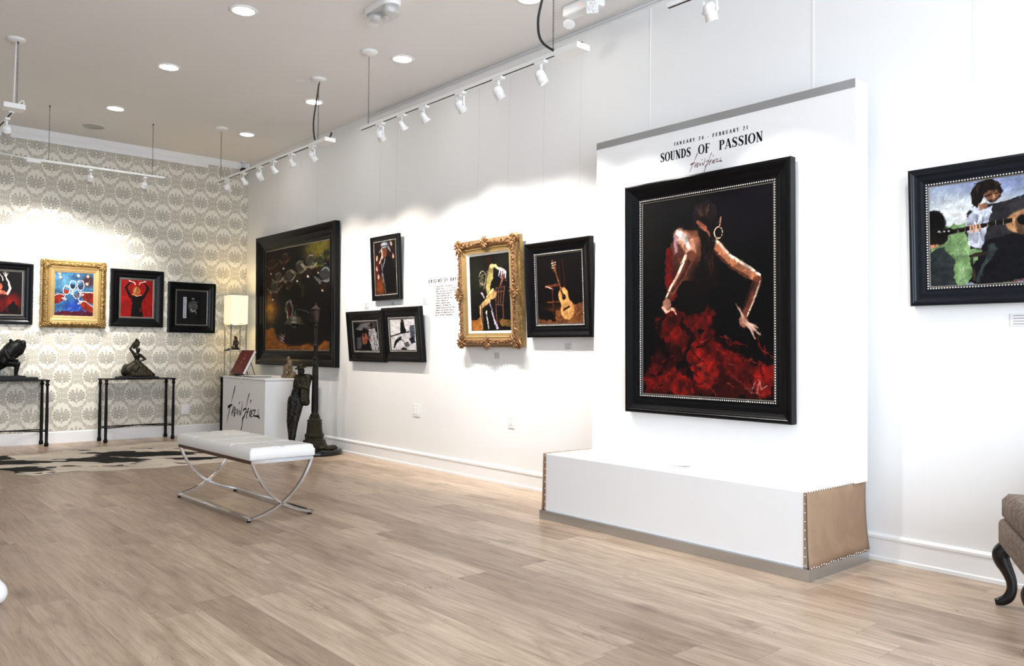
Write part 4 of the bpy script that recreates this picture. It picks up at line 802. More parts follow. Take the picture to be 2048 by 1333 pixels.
# ------------------------------------------------------------------ wall placards, outlets, wall text
def placard(loc, rot, w, h, label, lines=4):
    t = empty('wall_placard', loc, (0, 0, rot), label, 'placard', 'picture placards')
    MB().box((-w/2, -.004, -h/2), (w/2, 0, h/2), bev=.0008).build('card', MT['card'], t)
    m = MB()
    for i in range(lines): ww = w*(.75-.25*rng.random()); z = h*.32-i*h*.66/max(1, lines-1); m.box((-w*.4, -.0046, z-.0018), (-w*.4+ww, -.004, z+.0018))
    m.build('print_lines', MT['ink'], t)
for y, z, w, h, lab in [(7.275, 1.548, .075, .06, 'small grey placard above the black framed couple painting'), (6.23, 1.556, .075, .058, 'small pale placard right of the man in hat painting, above the white ground picture'),
                        (6.77, 1.553, .07, .034, 'small placard in shadow directly below the man in hat painting'), (5.17, 1.057, .085, .056, 'small grey placard below the tall gilt frame'),
                        (4.335, 1.133, .085, .06, 'small grey placard below the guitar painting'), (1.285, 1.27, .14, .06, 'white placard below the wide painting at the photo right edge')]:
    placard((W, y, z), -PI/2, w, h, lab)
for x, z, lab in [(2.296, 1.247, 'small white placard below the square gilt frame'), (3.629, 1.187, 'small white placard below the small black and white picture'), (1.605, 1.238, 'small white placard below the leftmost framed painting')]:
    placard((x, D-.0007, z), 0, .08, .03, lab, 2)
def outlet(loc, rot, kind, lab, w=.078, h=.118):
    t = empty('wall_outlet', loc, (0, 0, rot), lab, 'outlet', 'wall outlets')
    MB().box((-w/2, -.006, -h/2), (w/2, 0, h/2), bev=.002).build('cover_plate', MT['plate'], t)
    if kind == 2:
        for s_ in (-1, 1):
            so = MB().box((s_*.024-.015, -.009, -.035), (s_*.024+.015, -.005, .035), bev=.001).build('rocker', MT['white'], t)
    else:
        so = MB().box((-.017, -.009, -.034), (.017, -.005, .034), bev=.001).build('socket', MT['white'], t)
        for z in (-.018, .018): MB().box((-.006, -.0095, z-.005), (-.004, -.0088, z+.005)).box((-.005, -.0092, z-.007), (.005, -.0089, z-.006)).box((.004, -.0095, z-.005), (.006, -.0088, z+.005)).build('slot', MT['ink'], so)
outlet((W, 6.35, .526), -PI/2, 2, 'white double outlet plate low on the wall below the paired pictures', .115)
outlet((W, 4.988, .525), -PI/2, 1, 'white single outlet plate low on the wall near the display stand')
outlet((3.585, D-.0007, .33), 0, 1, 'white outlet plate on the wallpaper right of the second console table', .1, .13)
m = MB(); text_mb(m, 'ORIGINS OF RHYTHM', 0, -.015, .031, .535, T=.27, h=.2, track=.42)
para = ["FABIAN PEREZ'S ART BEGINS IN", 'BUENOS AIRES, A CITY ALIVE WITH', 'MUSIC AND NIGHTLIFE. TANGO AND', 'FLAMENCO WERE SHAPING HIS', 'SENSE OF MOVEMENT AND', 'CONNECTION, INSPIRING EARLY', 'THEMATIC WORKS WITH', 'DANCERS, SINGERS FROM', 'EMBRACES, CAPTURING THE', 'TENSION BETWEEN RESTRAINT AND', 'EMBRACE, RHYTHM WHICH WOULD', 'BECOME THE FOUNDATION OF HIS', 'MULTI-TEXTURAL EXPRESSION.']
for i, l in enumerate(para): text_mb(m, l, .12, -.060-i*.0218, .0108, .0100*len(l), T=.24, h=.2, track=.12, serif=False)
tag(m.build('wall_lettering', MT['darkink'], None, (W, 6.18, 1.733), RR), 'grey printed wall text headed ORIGINS OF RHYTHM, left of tall gilt frame', 'lettering')

# ------------------------------------------------------------------ display stand
ds = empty('display_stand', (4.0, 2.93, 0), RR, 'large white display stand with tall panel, low box base and burlap ends', 'display stand')
# local: x = 2.93 - Y ; y = X - 4.0
def LX(Y): return 2.93-Y
pb = MB(); z0, z1 = .425, 2.545
yf, ybk = .115, .25
vs = [(LX(3.865), yf, z0), (LX(2.0), yf, z0), (LX(2.0), yf, z1), (LX(3.84), yf, z1), (LX(3.865), ybk, z0), (LX(2.0), ybk, z0), (LX(2.0), ybk, z1), (LX(3.84), ybk, z1)]
pb.add(vs, [(0, 1, 2, 3), (5, 4, 7, 6), (1, 5, 6, 2), (4, 0, 3, 7), (3, 2, 6, 7), (0, 4, 5, 1)]); back = pb.build('back_panel', MT['white'], ds)
MB().box((LX(3.842), yf-.003, z1-.046), (LX(2.0)-.001, yf-.0002, z1+.001)).build('metal_trim', MT['alu'], back)
base = MB().box((LX(3.862), -.338, .058), (LX(2.022), .262, .425), bev=.003).build('base_box', MT['white'], ds)
kp = MB().box((LX(3.895), -.353, 0), (LX(2.0), .268, .058), bev=.001).build('kick_plate', MT['alu'], ds)
def cloth_side(Y, sgn):
    m = MB(); n = 16; vs = []
    for j in range(9):
        for i in range(n+1):
            u = i/n; v = j/8; out = .006+.014*(1-v)**3+.003*math.sin(u*9+v*3)
            vs.append((LX(Y)+sgn*out, -.345+(.612+.012*(1-v)**2)*u, .056+v*.372))
    fs = [(j*(n+1)+i, j*(n+1)+i+1, (j+1)*(n+1)+i+1, (j+1)*(n+1)+i) for j in range(8) for i in range(n)]
    m.add(vs, fs, smooth=True); o = m.build('burlap_side', MT['burlap'], ds)
    q = o.modifiers.new('thickness', 'SOLIDIFY'); q.thickness = .003
    return o
for Y, sg in ((2.022, 1), (3.862, -1)):
    o = cloth_side(Y, sg); x = LX(Y); SP = []
    for i in range(9): SP.append((x-sg*.006, -.3415, .072+i*.0425))
    for i in range(26): SP.append((x+sg*.012, -.33+i*.0235, .427))
    for i in range(26): SP.append((x+sg*.024, -.335+i*.0238, .064+.003*math.sin(i*1.7)))
    if sg == 1: stud0 = MB().ell((0, 0, 0), .0052, nu=8, nv=5).build('stud', MT['bead'], o)
    for k, q_ in enumerate(SP):
        c_ = stud0 if (sg == 1 and k == 0) else stud0.copy()
        if c_ is not stud0: COL.objects.link(c_)
        c_.parent = o; c_.location = q_
    MB().box((min(x, x-sg*.013), -.3415, .06), (max(x, x-sg*.013), -.3385, .424)).build('burlap_edge', MT['burlap'], o)
lt = MB(); text_mb(lt, 'JANUARY 24 - FEBRUARY 21', LX(3.178), 2.406, .022, .535, T=.2, h=.09, track=.42, yoff=yf)
tag(lt.build('date_line', MT['blackt'], back), 'small black printed dates'); lt = MB()
tit = lambda: tag(lt.build('title_word', MT['blackt'], back), 'large black printed serif word')
x = LX(3.285); text_mb(lt, 'SOUNDS', x, 2.318, .058, .238, T=.19, h=.06, track=.05, yoff=yf)
tit(); lt = MB(); text_mb(lt, 'OF', LX(2.992), 2.318, .058, .085, T=.19, h=.06, track=.05, yoff=yf)
tit(); lt = MB(); text_mb(lt, 'PASSION', LX(2.842), 2.318, .058, .298, T=.19, h=.06, track=.05, yoff=yf)
tit()
m = MB(); signature(m, 0, 0, .262, 1.1); tag(m.build('signature', [MT['sigred'], MT['ink']], back, (LX(3.055), yf, 2.203)), 'dark red handwritten signature')
cr = MB()
ribbon(cr, [(0, 0, .002), (.12, .004, .003), (.30, -.003, .002)], .0004)
tag(empty('paper_slip', (3.93, 3.02, .4255), (0, 0, -PI/2), 'thin white paper slip lying on top of the display stand base', 'paper'))
ps = bpy.data.objects['paper_slip']
m = MB(); vs = []
for i in range(9):
    u = i/8; z = .001+.006*(u**3); vs += [(-.11+u*.22, -.035, z), (-.11+u*.22, .035, z+.001)]
m.add(vs, [(2*i, 2*i+2, 2*i+3, 2*i+1) for i in range(8)], smooth=True); o = m.build('sheet', MT['paper'], ps); q = o.modifiers.new('t', 'SOLIDIFY'); q.thickness = .0006

# ------------------------------------------------------------------ ceiling fittings
def downlight(x, y, label):
    t = empty('recessed_downlight', (x, y, H), (0, 0, 0), label, 'downlight', 'ceiling downlights')
    MB().lathe([(.072, -.002), (.076, -.007), (.098, -.006), (.102, 0), (.072, .0)], n=40).build('trim_ring', MT['wmetal'], t)
    MB().lathe([(.0, -.0035), (.072, -.0035), (.072, -.001), (0, -.001)], n=32).build('lens', MT['led'], t)
for x, y, l in [(2.316, 5.629, 'lit round downlight, nearest of the left row on the ceiling'), (2.312, 7.208, 'lit round downlight, middle of the left row on the ceiling'), (2.319, 8.837, 'lit round downlight beside the grey round ceiling speaker'),
                (3.70, 4.095, 'lit round downlight cut by the top edge, beside the black cord'), (3.70, 5.67, 'lit round downlight right of the bare chain canopy'), (3.71, 7.253, 'lit round downlight behind the black cord and chain'), (3.719, 8.882, 'lit round downlight nearest the back right corner')]: downlight(x, y, l)
t = empty('ceiling_speaker', (2.33, 9.73, H), (0, 0, 0), 'flat grey round speaker grille in the ceiling near the back wall', 'speaker')
MB().lathe([(0, -.004), (.112, -.004), (.118, 0), (0, 0)], n=40).build('grille', MT['grey'], t)
MB().lathe([(.114, -.002), (.124, -.004), (.126, 0), (.114, 0)], n=40).build('trim_ring', MT['wmetal'], t)
for x, y, l in [(3.327, 6.782, 'faint round blanking cap on the ceiling left of the cord canopy'), (3.39, 8.029, 'faint round blanking cap on the ceiling near the back corner')]:
    tag(MB().lathe([(0, -.003), (.028, -.003), (.038, -.002), (.040, 0), (0, 0)], (x, y, H), n=24).build('blanking_cap', MT['ceil']), l, 'ceiling cap')

def chain_mb(x, y, z0, z1, ax=0):
    m = MB(); L = .019; n = max(1, int((z1-z0)/L)); r = .0046
    for i in range(n):
        zc = z0+(i+.5)*(z1-z0)/n; h_ = (z1-z0)/n*.64
        pts = []
        for k in range(9):
            a = 2*PI*k/8; u = r*math.cos(a); v = h_*math.sin(a)
            pts.append((x+u, y, zc+v) if i % 2 == ax else (x, y+u, zc+v))
        m.tube(pts, .0016, 4, cap=False)
    return m
def track(name, a, b, z, label, boxes=(), canopies=(), chains=(), cords=(), slot=True):
    a = Vector((*a, z)); b = Vector((*b, z)); t = empty(name, ((a+b)/2), (0, 0, 0), label, 'track lighting rail'); o = (a+b)/2
    alongy = abs(b.y-a.y) > abs(b.x-a.x); ww = .018
    lo = Vector((min(a.x, b.x), min(a.y, b.y), z))-o; hi = Vector((max(a.x, b.x), max(a.y, b.y), z))-o
    e = Vector((ww, 0, 0)) if alongy else Vector((0, ww, 0))
    MB().box(lo-e+Vector((0, 0, 0)), hi+e+Vector((0, 0, .02)), bev=.001).build('rail', MT['wmetal'], t)
    if slot:
        e2 = e*.36; MB().box(lo-e2+Vector((0, 0, -.0012)), hi+e2+Vector((0, 0, .0005))).build('slot', MT['track'], t)
    for (p, s_) in boxes: MB().box(Vector(p)-Vector(s_)/2-o, Vector(p)+Vector(s_)/2-o, bev=.002).build('feed_box', MT['wmetal'], t)
    for (x, y) in canopies: MB().lathe([(.0, -.026), (.014, -.024), (.05, -.020), (.066, -.012), (.070, 0), (0, 0)], (x-o.x, y-o.y, H-o.z), n=32).build('canopy', MT['wmetal'], t)
    for (x, y, zt) in chains:
        c = chain_mb(x-o.x, y-o.y, z+.02-o.z, zt-o.z).build('chain', MT['chain'], t)
        MB().tube([(x-o.x, y-o.y, zt-.02-o.z), (x-o.x, y-o.y, zt-o.z)], .005, 8).build('hook', MT['wmetal' if (x, y) in canopies else 'blackm'], c)
    def smooth(P):
        P = [Vector(p) for p in P]; Q = [P[0]]+P+[P[-1]]; out = []
        for i in range(1, len(Q)-2):
            for k in range(5):
                u = k/5; out.append(.5*((2*Q[i])+(Q[i+1]-Q[i-1])*u+(2*Q[i-1]-5*Q[i]+4*Q[i+1]-Q[i+2])*u*u+(3*Q[i]-Q[i-1]-3*Q[i+1]+Q[i+2])*u**3))
        return out+[P[-1]]
    for pts, r_, m_ in cords: MB().tube([p-o for p in smooth(pts)], r_, 8).build('cord', MT[m_], t)
    return t
track('track_rail', (3.41, 8.9), (3.41, 6.45), 2.935, 'white ceiling track over the very large crowd painting, hung on two chains', [((3.44, 6.515, 2.945), (.105, .21, .036))], [(3.40, 8.813), (3.42, 6.602)],
      [(3.40, 8.813, H-.022), (3.42, 6.602, H-.022)], [([(3.425, 6.60, H-.02), (3.42, 6.62, 3.4), (3.41, 6.66, 3.2), (3.41, 6.67, 3.1), (3.42, 6.66, 2.99), (3.43, 6.60, 2.962)], .0075, 'cable'), ([(3.45, 6.45, 2.96), (3.46, 6.43, 3.0), (3.46, 6.43, 3.015)], .0075, 'cable')])
track('track_rail', (3.41, 5.826), (3.41, 3.40), 2.905, 'white ceiling track over the gilt and guitar paintings, ending in a box', [((3.445, 3.43, 2.915), (.11, .20, .036))], [(3.405, 5.711)], [(3.405, 5.711, H-.022), (3.415, 3.56, H)],
      [([(3.40, 3.60, H-.02), (3.39, 3.63, 3.3), (3.38, 3.66, 3.15), (3.39, 3.64, 3.02), (3.42, 3.53, 2.93), (3.44, 3.44, 2.922)], .008, 'cable'), ([(3.46, 3.37, 2.93), (3.465, 3.36, 2.952)], .008, 'cable')])
track('track_rail', (3.41, 2.674), (3.41, .2), 2.925, 'short end of white ceiling track above the display stand')
track('track_rail', (1.579, 9.17), (2.913, 9.17), 2.945, 'white ceiling track hanging on two chains before the wallpapered wall', [((1.66, 9.17, 2.94), (.13, .05, .035))], [], [(1.797, 9.183, H), (2.79, 9.17, H)],
      [([(1.60, 9.17, 2.955), (1.45, 9.16, 2.965), (1.3, 9.14, 2.967), (1.05, 9.12, 2.965), (.8, 9.1, 2.96)], .006, 'wmetal')], slot=False)
track('track_rail', (1.19, 9.05), (1.19, 7.45), 2.955, 'white ceiling track at the far left with a box on a thin rod', [((1.19, 7.39, 2.985), (.15, .13, .04))], [(1.199, 7.372)], [(1.209, 7.36, H-.02)],
      [([(1.199, 7.372, H-.02), (1.19, 7.372, 3.0)], .005, 'wmetal'), ([(1.22, 7.34, 3.005), (1.235, 7.34, 3.03), (1.25, 7.34, 3.035), (1.255, 7.34, 3.02), (1.25, 7.34, 3.005)], .005, 'wmetal')])

def spot_energy(o, e, ang, col, blend=.9):
    l = bpy.data.lights.new('spot_beam', 'SPOT'); l.energy = e; l.spot_size = math.radians(ang); l.spot_blend = blend; l.color = col; l.shadow_soft_size = .022
    q = bpy.data.objects.new('spot_beam', l); COL.objects.link(q); q.parent = o; return q
def head(x, y, z, tgt, typ, label, e=30, ang=76, col=(1, .95, .88), rz=0):
    """track spotlight hanging from a rail: origin on the rail underside, barrel aimed at tgt"""
    t = empty('track_spotlight', (x, y, z), (0, 0, 0), label, 'spotlight', 'track spotlights')
    MB().box((-.018, -.045, -.018), (.018, .045, 0), bev=.002).build('adapter', MT['wmetal'], t)
    piv = Vector((0, .0, -.095 if typ != 'cone' else -.075)); dr = (Vector(tgt)-Vector((x, y, z))-piv).normalized()
    R = dr.to_track_quat('-Z', 'Y').to_matrix()
    arm = MB()
    if typ == 'yoke':
        side = R @ Vector((0, 1, 0)); side = Vector((0, 1, 0))
        arm.tube([(0, 0, -.016), (0, 0, -.035)], .010, 10)
        for s_ in (-1, 1):
            arm.box((-.006, s_*.040-.0015, -.105), (.006, s_*.040+.0015, -.034)); arm.tube([(0, s_*.034, -.095), (0, s_*.048, -.095)], .007, 10)
        arm.box((-.006, -.040, -.037), (.006, .040, -.034))
    elif typ == 'arm':
        arm.tube([(0, 0, -.016), (0, 0, -.05)], .009, 10); arm.box((-.005, -.009, -.10), (.005, .009, -.04), bev=.001)
    else:
        arm.tube([(0, 0, -.016), (0, 0, -.055)], .006, 10); arm.ell((0, 0, -.06), .011)
    arm.build('arm', MT['wmetal'], t)
    T4 = Matrix.Translation(piv) @ R.to_4x4()
    hb = MB(); ln = MB()
    if typ == 'cone':
        pr = [(.0, .030), (.018, .030), (.020, .012), (.020, -.004), (.029, -.034), (.036, -.046), (.031, -.046), (.018, -.016), (.0, -.014)]; lr, lz = .019, -.018; off = Vector((.0, 0, 0))
    else:
        pr = [(.0, .040), (.016, .040), (.026, .034), (.032, .020), (.032, -.006), (.0335, -.007), (.0335, -.010), (.032, -.011), (.032, -.050), (.028, -.050), (.027, -.040), (.0, -.040)]; lr, lz = .0275, -.042; off = Vector((.0, 0, 0))
    hb.lathe(pr, n=26, M=T4); h_ = hb.build('barrel', MT['wmetal'], t)
    ln.lathe([(0, lz-.001), (lr, lz-.001), (lr, lz+.001), (0, lz+.001)], n=20, M=T4); ln.build('lens', MT['spotlens'], h_)
    q = spot_energy(t, e*2.3, ang, col); q.location = piv+dr*.056; q.rotation_euler = dr.to_track_quat('-Z', 'Y').to_euler()
    return t
WARM = (1, .90, .78); NEU = (1, .965, .92)
for y, typ, ty, tz, e, lab in [(8.645, 'yoke', 8.9, 1.7, 9, 'leftmost on the track over the crowd painting, yoke head'), (8.217, 'cone', 8.5, 1.6, 9, 'second from the back corner, plain head over crowd painting'),
                           (7.821, 'yoke', 8.0, 1.4, 16, 'third from the back corner, tilted yoke head'), (7.495, 'cone', 7.6, 1.6, 22, 'fourth from the back corner, small flared head'),
                           (7.104, 'cone', 7.0, 1.4, 30, 'small flared head, second left of the white feed box near the cord'), (6.683, 'yoke', 6.4, 1.5, 34, 'large head beside the feed box under the black cord')]:
    head(3.41, y, 2.934, (W, ty, tz), typ, 'white track spotlight '+lab, e, col=WARM)
for y, typ, ty, tz, e, lab in [(5.533, 'yoke', 5.75, 1.45, 40, 'left end of the track over the gilt painting, yoke head'), (5.224, 'cone', 5.2, 1.6, 40, 'small lit flared head, second from the left end of its track'),
                           (4.93, 'cone', 4.7, 1.5, 34, 'small narrow head, third from the left end of its track'), (4.486, 'yoke', 4.35, 1.5, 34, 'yoke head above the guitar painting, middle of its track'),
                           (4.073, 'arm', 3.9, 1.6, 30, 'single arm head, second from the large end box'), (3.663, 'arm', 3.3, 1.3, 34, 'single arm head nearest the large end box')]:
    head(3.41, y, 2.904, (4.1 if y < 4.2 else W, ty, tz), typ, 'white track spotlight '+lab, e, col=NEU)
head(3.41, 2.41, 2.924, (4.05, 2.45, 1.2), 'yoke', 'white yoke track spotlight at the top edge above the display stand', 34, col=NEU)
head(3.41, 1.3, 2.924, (W, 1.4, 1.5), 'yoke', 'white yoke track spotlight over the wide guitar players painting, out of view', 15, col=NEU)
head(3.41, 3.0, 2.904, (4.0, 2.95, .5), 'yoke', 'white yoke track spotlight above the lettered panel, out of view', 30, col=NEU) if False else None
head(2.174, 9.17, 2.930, (2.0, D, 1.7), 'yoke', 'white track spotlight on the chained track, left of its two heads', 58, 84, col=NEU)
head(2.708, 9.17, 2.930, (2.6, D, 1.65), 'yoke', 'white track spotlight on the chained track, right of its two heads', 40, 76, col=NEU)
head(1.19, 7.66, 2.954, (1.5, 10.0, 1.2), 'arm', 'white track spotlight at the far left just below the box on a rod', 24, col=NEU)
head(1.19, 8.15, 2.954, (1.4, D, 1.6), 'arm', 'white track spotlight touching the left edge of the photo', 40, 70, col=NEU)

# emergency lights, camera
t = empty('emergency_light', (3.016, 4.888, H), (0, 0, PI/2), 'twin emergency light with clear cover and chrome reflector on the ceiling', 'emergency light')
def stadium(L, r, n=10): return [(L*math.copysign(1, math.cos(a))+r*math.cos(a), r*math.sin(a)) for a in [(-PI/2+PI*i/n) for i in range(n+1)]+[(PI/2+PI*i/n) for i in range(n+1)]]
def stad(L, r): return [(L+r*math.cos(-PI/2+PI*i/10), r*math.sin(-PI/2+PI*i/10)) for i in range(11)]+[(-L+r*math.cos(PI/2+PI*i/10), r*math.sin(PI/2+PI*i/10)) for i in range(11)]
MB().prism(stad(.115, .066), -.04, 0, plane='xy').build('housing', MT['wmetal'], t, fix=True)
MB().prism(stad(.108, .058), -.095, -.04, plane='xy').build('clear_cover', MT['glass'], t, fix=True)
for x in (-.095, .095):
    l_ = MB().lathe([(0, -.088), (.028, -.084), (.042, -.072), (.048, -.05), (.046, -.040), (0, -.040)], (x, 0, 0), n=24).build('lamp_head', MT['reflector'], t)
t = empty('emergency_light', (4.01, 3.88, H), (0, 0, PI/2), 'two headed white emergency light on the ceiling by the right wall', 'emergency light')
MB().box((-.16, -.05, -.075), (.16, .05, 0), bev=.012).build('housing', MT['wmetal'], t)
MB().ell((-.02, .048, -.04), .005).build('indicator', MT['redled'], t)
R = Euler((math.radians(50), 0, .5)).to_matrix().to_4x4()
h2 = MB(); h2.box((-.042, -.042, -.0), (.042, .042, .03), bev=.01); o = h2.build('lamp_head', MT['wmetal'], t, (-.125, .045, -.095)); o.rotation_mode = 'QUATERNION'; o.rotation_quaternion = Vector((-.6, .65, -.40)).to_track_quat('-Z', 'Y')
g = MB()
for i in range(4):
    for j in range(4): g.box((-.036+i*.0185, -.036+j*.0185, -.003), (-.020+i*.0185, -.020+j*.0185, .001), bev=.001)
g.build('led_grid', MT['reflector'], o)
MB().lathe([(0, .03), (.02, .028), (.042, 0), (.038, -.002), (0, .004)], n=24).build('lamp_head', MT['wmetal'], t, (.14, .0, -.12), (.45, .35, 0))
t = empty('dome_camera', (4.235, 10.20, 3.40), (0, 0, 0), 'small black and white dome camera in the back right corner', 'security camera')
MB().lathe([(0, .13), (.05, .127), (.05, .115), (.012, .11), (.012, .04), (0, .04)], n=24).build('bracket', MT['wmetal'], t)
MB().ell((0, 0, 0), .058).build('housing', MT['wmetal'], t)
Rc = Vector((-.42, -.88, -.22)).to_track_quat('Z', 'Y').to_matrix().to_4x4()
MB().lathe([(.043, .036), (.046, .046), (.040, .055), (.025, .062), (0, .065)], n=28, M=Rc).build('dome', MT['disc'], t)

# ------------------------------------------------------------------ console tables
def console(loc, rz, label):
    t = empty('console_table', loc, (0, 0, rz), label, 'console table', 'black console tables')
    wx, wy, hh = .372, .13, .73
    MB().box((-wx-.022, -wy-.02, hh-.012), (wx+.022, wy+.02, hh), bev=.002).build('top', MT['blackm'], t)
    for sx in (-1, 1):
        for sy in (-1, 1):
            MB().lathe([(.017, 0), (.022, .004), (.023, .03), (.018, .045), (.0155, .05), (.0175, .3), (.013, .62), (.013, .66), (.021, .672), (.021, .684), (.014, .692), (.014, .70), (.02, .71), (.02, hh-.012), (0, hh-.012)], (sx*wx, sy*wy, 0), n=16).build('leg', MT['blackm'], t)
    for sx in (-1, 1): MB().tube([(sx*wx, -wy, .17), (sx*wx, wy, .17)], .006, 8).build('side_stretcher', MT['blackm'], t)
    for s_ in (-1, 1): MB().tube([(-wx, -wy*s_, .165), (0, 0, .178), (wx, wy*s_, .165)], .006, 8).build('cross_stretcher', MT['blackm'], t)
    return t
console((1.628, 10.165, 0), 0, 'black iron console table at the left edge, under the crouching sculpture')
console((2.963, 10.14, 0), 0, 'black iron console table under the fan dancer sculpture')
console((4.115, 9.80, 0), PI/2, 'black iron console table in the corner, mostly hidden by the white pedestal')

# ------------------------------------------------------------------ sculptures
def dancer_sculpture():
    t = empty('fan_dancer_sculpture', (2.965, 10.13, .73), (0, 0, -.25), 'dark bronze sculpture of a dancer raising an open fan', 'sculpture')
    s = 1/1880; P = lambda cx, cy, y=0: Vector(((cx-850)*s, y, (1075-cy)*s))
    b = MB(); b.box((-.245, -.10, 0), (.226, .10, .020), bev=.006); b.box((-.20, -.085, .018), (.19, .085, .028), bev=.005); b.build('base', MT['bronzed'], t)
    k = MB()
    k.cap(P(815, 720), .036, P(800, 900), .085); k.cap(P(760, 790, -.02), .05, P(650, 900, -.03), .065); k.cap(P(620, 850, 0), .05, P(600, 930, 0), .055); k.cap(P(800, 900), .09, P(900, 960), .06)
    k.cap(P(850, 760), .04, P(1000, 930), .05); k.cap(P(960, 880, .01), .05, P(1130, 990, .0), .025); k.cap(P(1100, 970), .03, P(1175, 1000, .01), .014); k.cap(P(700, 960, -.05), .035, P(950, 1000, -.05), .025)
    for i in range(9): a = i/8; k.cap(P(800+a*60, 740, -.03), .012, P(640+a*480, 1010, -.055-.03*math.sin(a*PI)), .017)
    sk = figure('skirt', k, MT['bronzeg'], t, .0035, 2, .006, .025)
    f = MB()
    f.cap(P(820, 700), .030, P(820, 650), .026); f.cap(P(820, 640), .028, P(815, 575), .040); f.cap(P(770, 555), .020, P(880, 560), .020); f.cap(P(835, 545), .014, P(838, 500), .012)
    f.ell(P(840, 455), (.025, .027, .031)); f.ell(P(838, 440, .012), (.028, .026, .024)); f.ell(P(838, 455, .035), (.014, .014, .016))
    f.ell(P(842, 470, -.024), (.005, .006, .007))
    f.cap(P(765, 545), .019, P(680, 425), .013); f.cap(P(680, 425), .013, P(735, 320), .009); f.ell(P(742, 300), (.011, .009, .013))
    for q in range(4): f.cap(P(742, 300), .004, P(752+q*5, 275+q*8), .003)
    f.cap(P(885, 560), .017, P(990, 650), .012); f.cap(P(990, 650), .012, P(885, 697, -.02), .009); f.ell(P(878, 700, -.022), (.012, .008, .008))
    figure('body', f, MT['bronze'], t, .0028, 2)
    n = MB(); c = Vector(P(742, 300)); pts = []
    a0, a1 = math.radians(62), math.radians(-93); k_ = 22; r = .108
    for i in range(k_+1):
        a = a0+(a1-a0)*i/k_; yy = -.004 if i % 2 else .002; pts.append((c.x-.004+r*.70*math.cos(a), c.z-.0+r*.62*math.sin(a)-.0, yy))
    vs = [(c.x, 0, c.z)]+[(x, y-.006, z) for x, z, y in pts]; n.add(vs, [(0, i+1, i+2) for i in range(k_)])
    o = n.build('fan', MT['bronzeg'], t); q = o.modifiers.new('t', 'SOLIDIFY'); q.thickness = .004
dancer_sculpture()
def crouch_sculpture():
    t = empty('crouching_figures_sculpture', (1.60, 10.13, .73), (0, 0, 0), 'near black sculpture of a lunging bent figure at the left photo edge', 'sculpture')
    s = 1/(11.11*186); P = lambda cx, cy, y=0: Vector(((cx-70)*s, y, (1140-cy)*s))
    b = MB(); b.box((-.45, -.10, 0), (.31, .10, .030), bev=.003); b.box((-.42, -.08, .028), (.195, .08, .046), bev=.003); b.build('base', MT['bronzed'], t)
    f = MB()
    f.cap(P(60, 720), .062, P(130, 560), .065); f.cap(P(130, 560), .075, P(240, 430), .080); f.cap(P(240, 430), .075, P(330, 350), .055)
    f.ell(P(430, 320), (.030, .035, .036)); f.ell(P(330, 290, -.02), (.034, .034, .03)); f.cap(P(440, 380), .028, P(400, 520, -.01), .022); f.cap(P(400, 520), .02, P(395, 565), .006)
    f.cap(P(370, 420), .05, P(340, 520), .045); f.cap(P(330, 500), .045, P(290, 600), .03)
    f.cap(P(250, 300), .013, P(190, 235, .02), .009); f.cap(P(190, 235, .02), .009, P(182, 345, .03), .014); f.cap(P(182, 345, .03), .02, P(120, 430, .02), .035)
    f.cap(P(70, 510, -.06), .026, P(140, 655, -.08), .018); f.cap(P(140, 655, -.08), .018, P(285, 700, -.05), .015); f.ell(P(300, 700, -.05), (.018, .014, .014))
    f.cap(P(110, 740), .050, P(320, 780, -.02), .032); f.cap(P(320, 780, -.02), .030, P(300, 1010, -.01), .018); f.cap(P(295, 1035, -.01), .016, P(370, 1052, -.02), .009)
    f.cap(P(90, 760), .045, P(-60, 900, .02), .03); f.cap(P(-60, 900, .02), .03, P(-240, 1030, .02), .018); f.cap(P(-260, 1050, .02), .012, P(-200, 1065, .02), .01)
    f.cap(P(60, 700, .03), .035, P(-140, 830, .04), .02)
    figure('figure', f, MT['bronzed'], t, .004, 2, .004, .02)
crouch_sculpture()

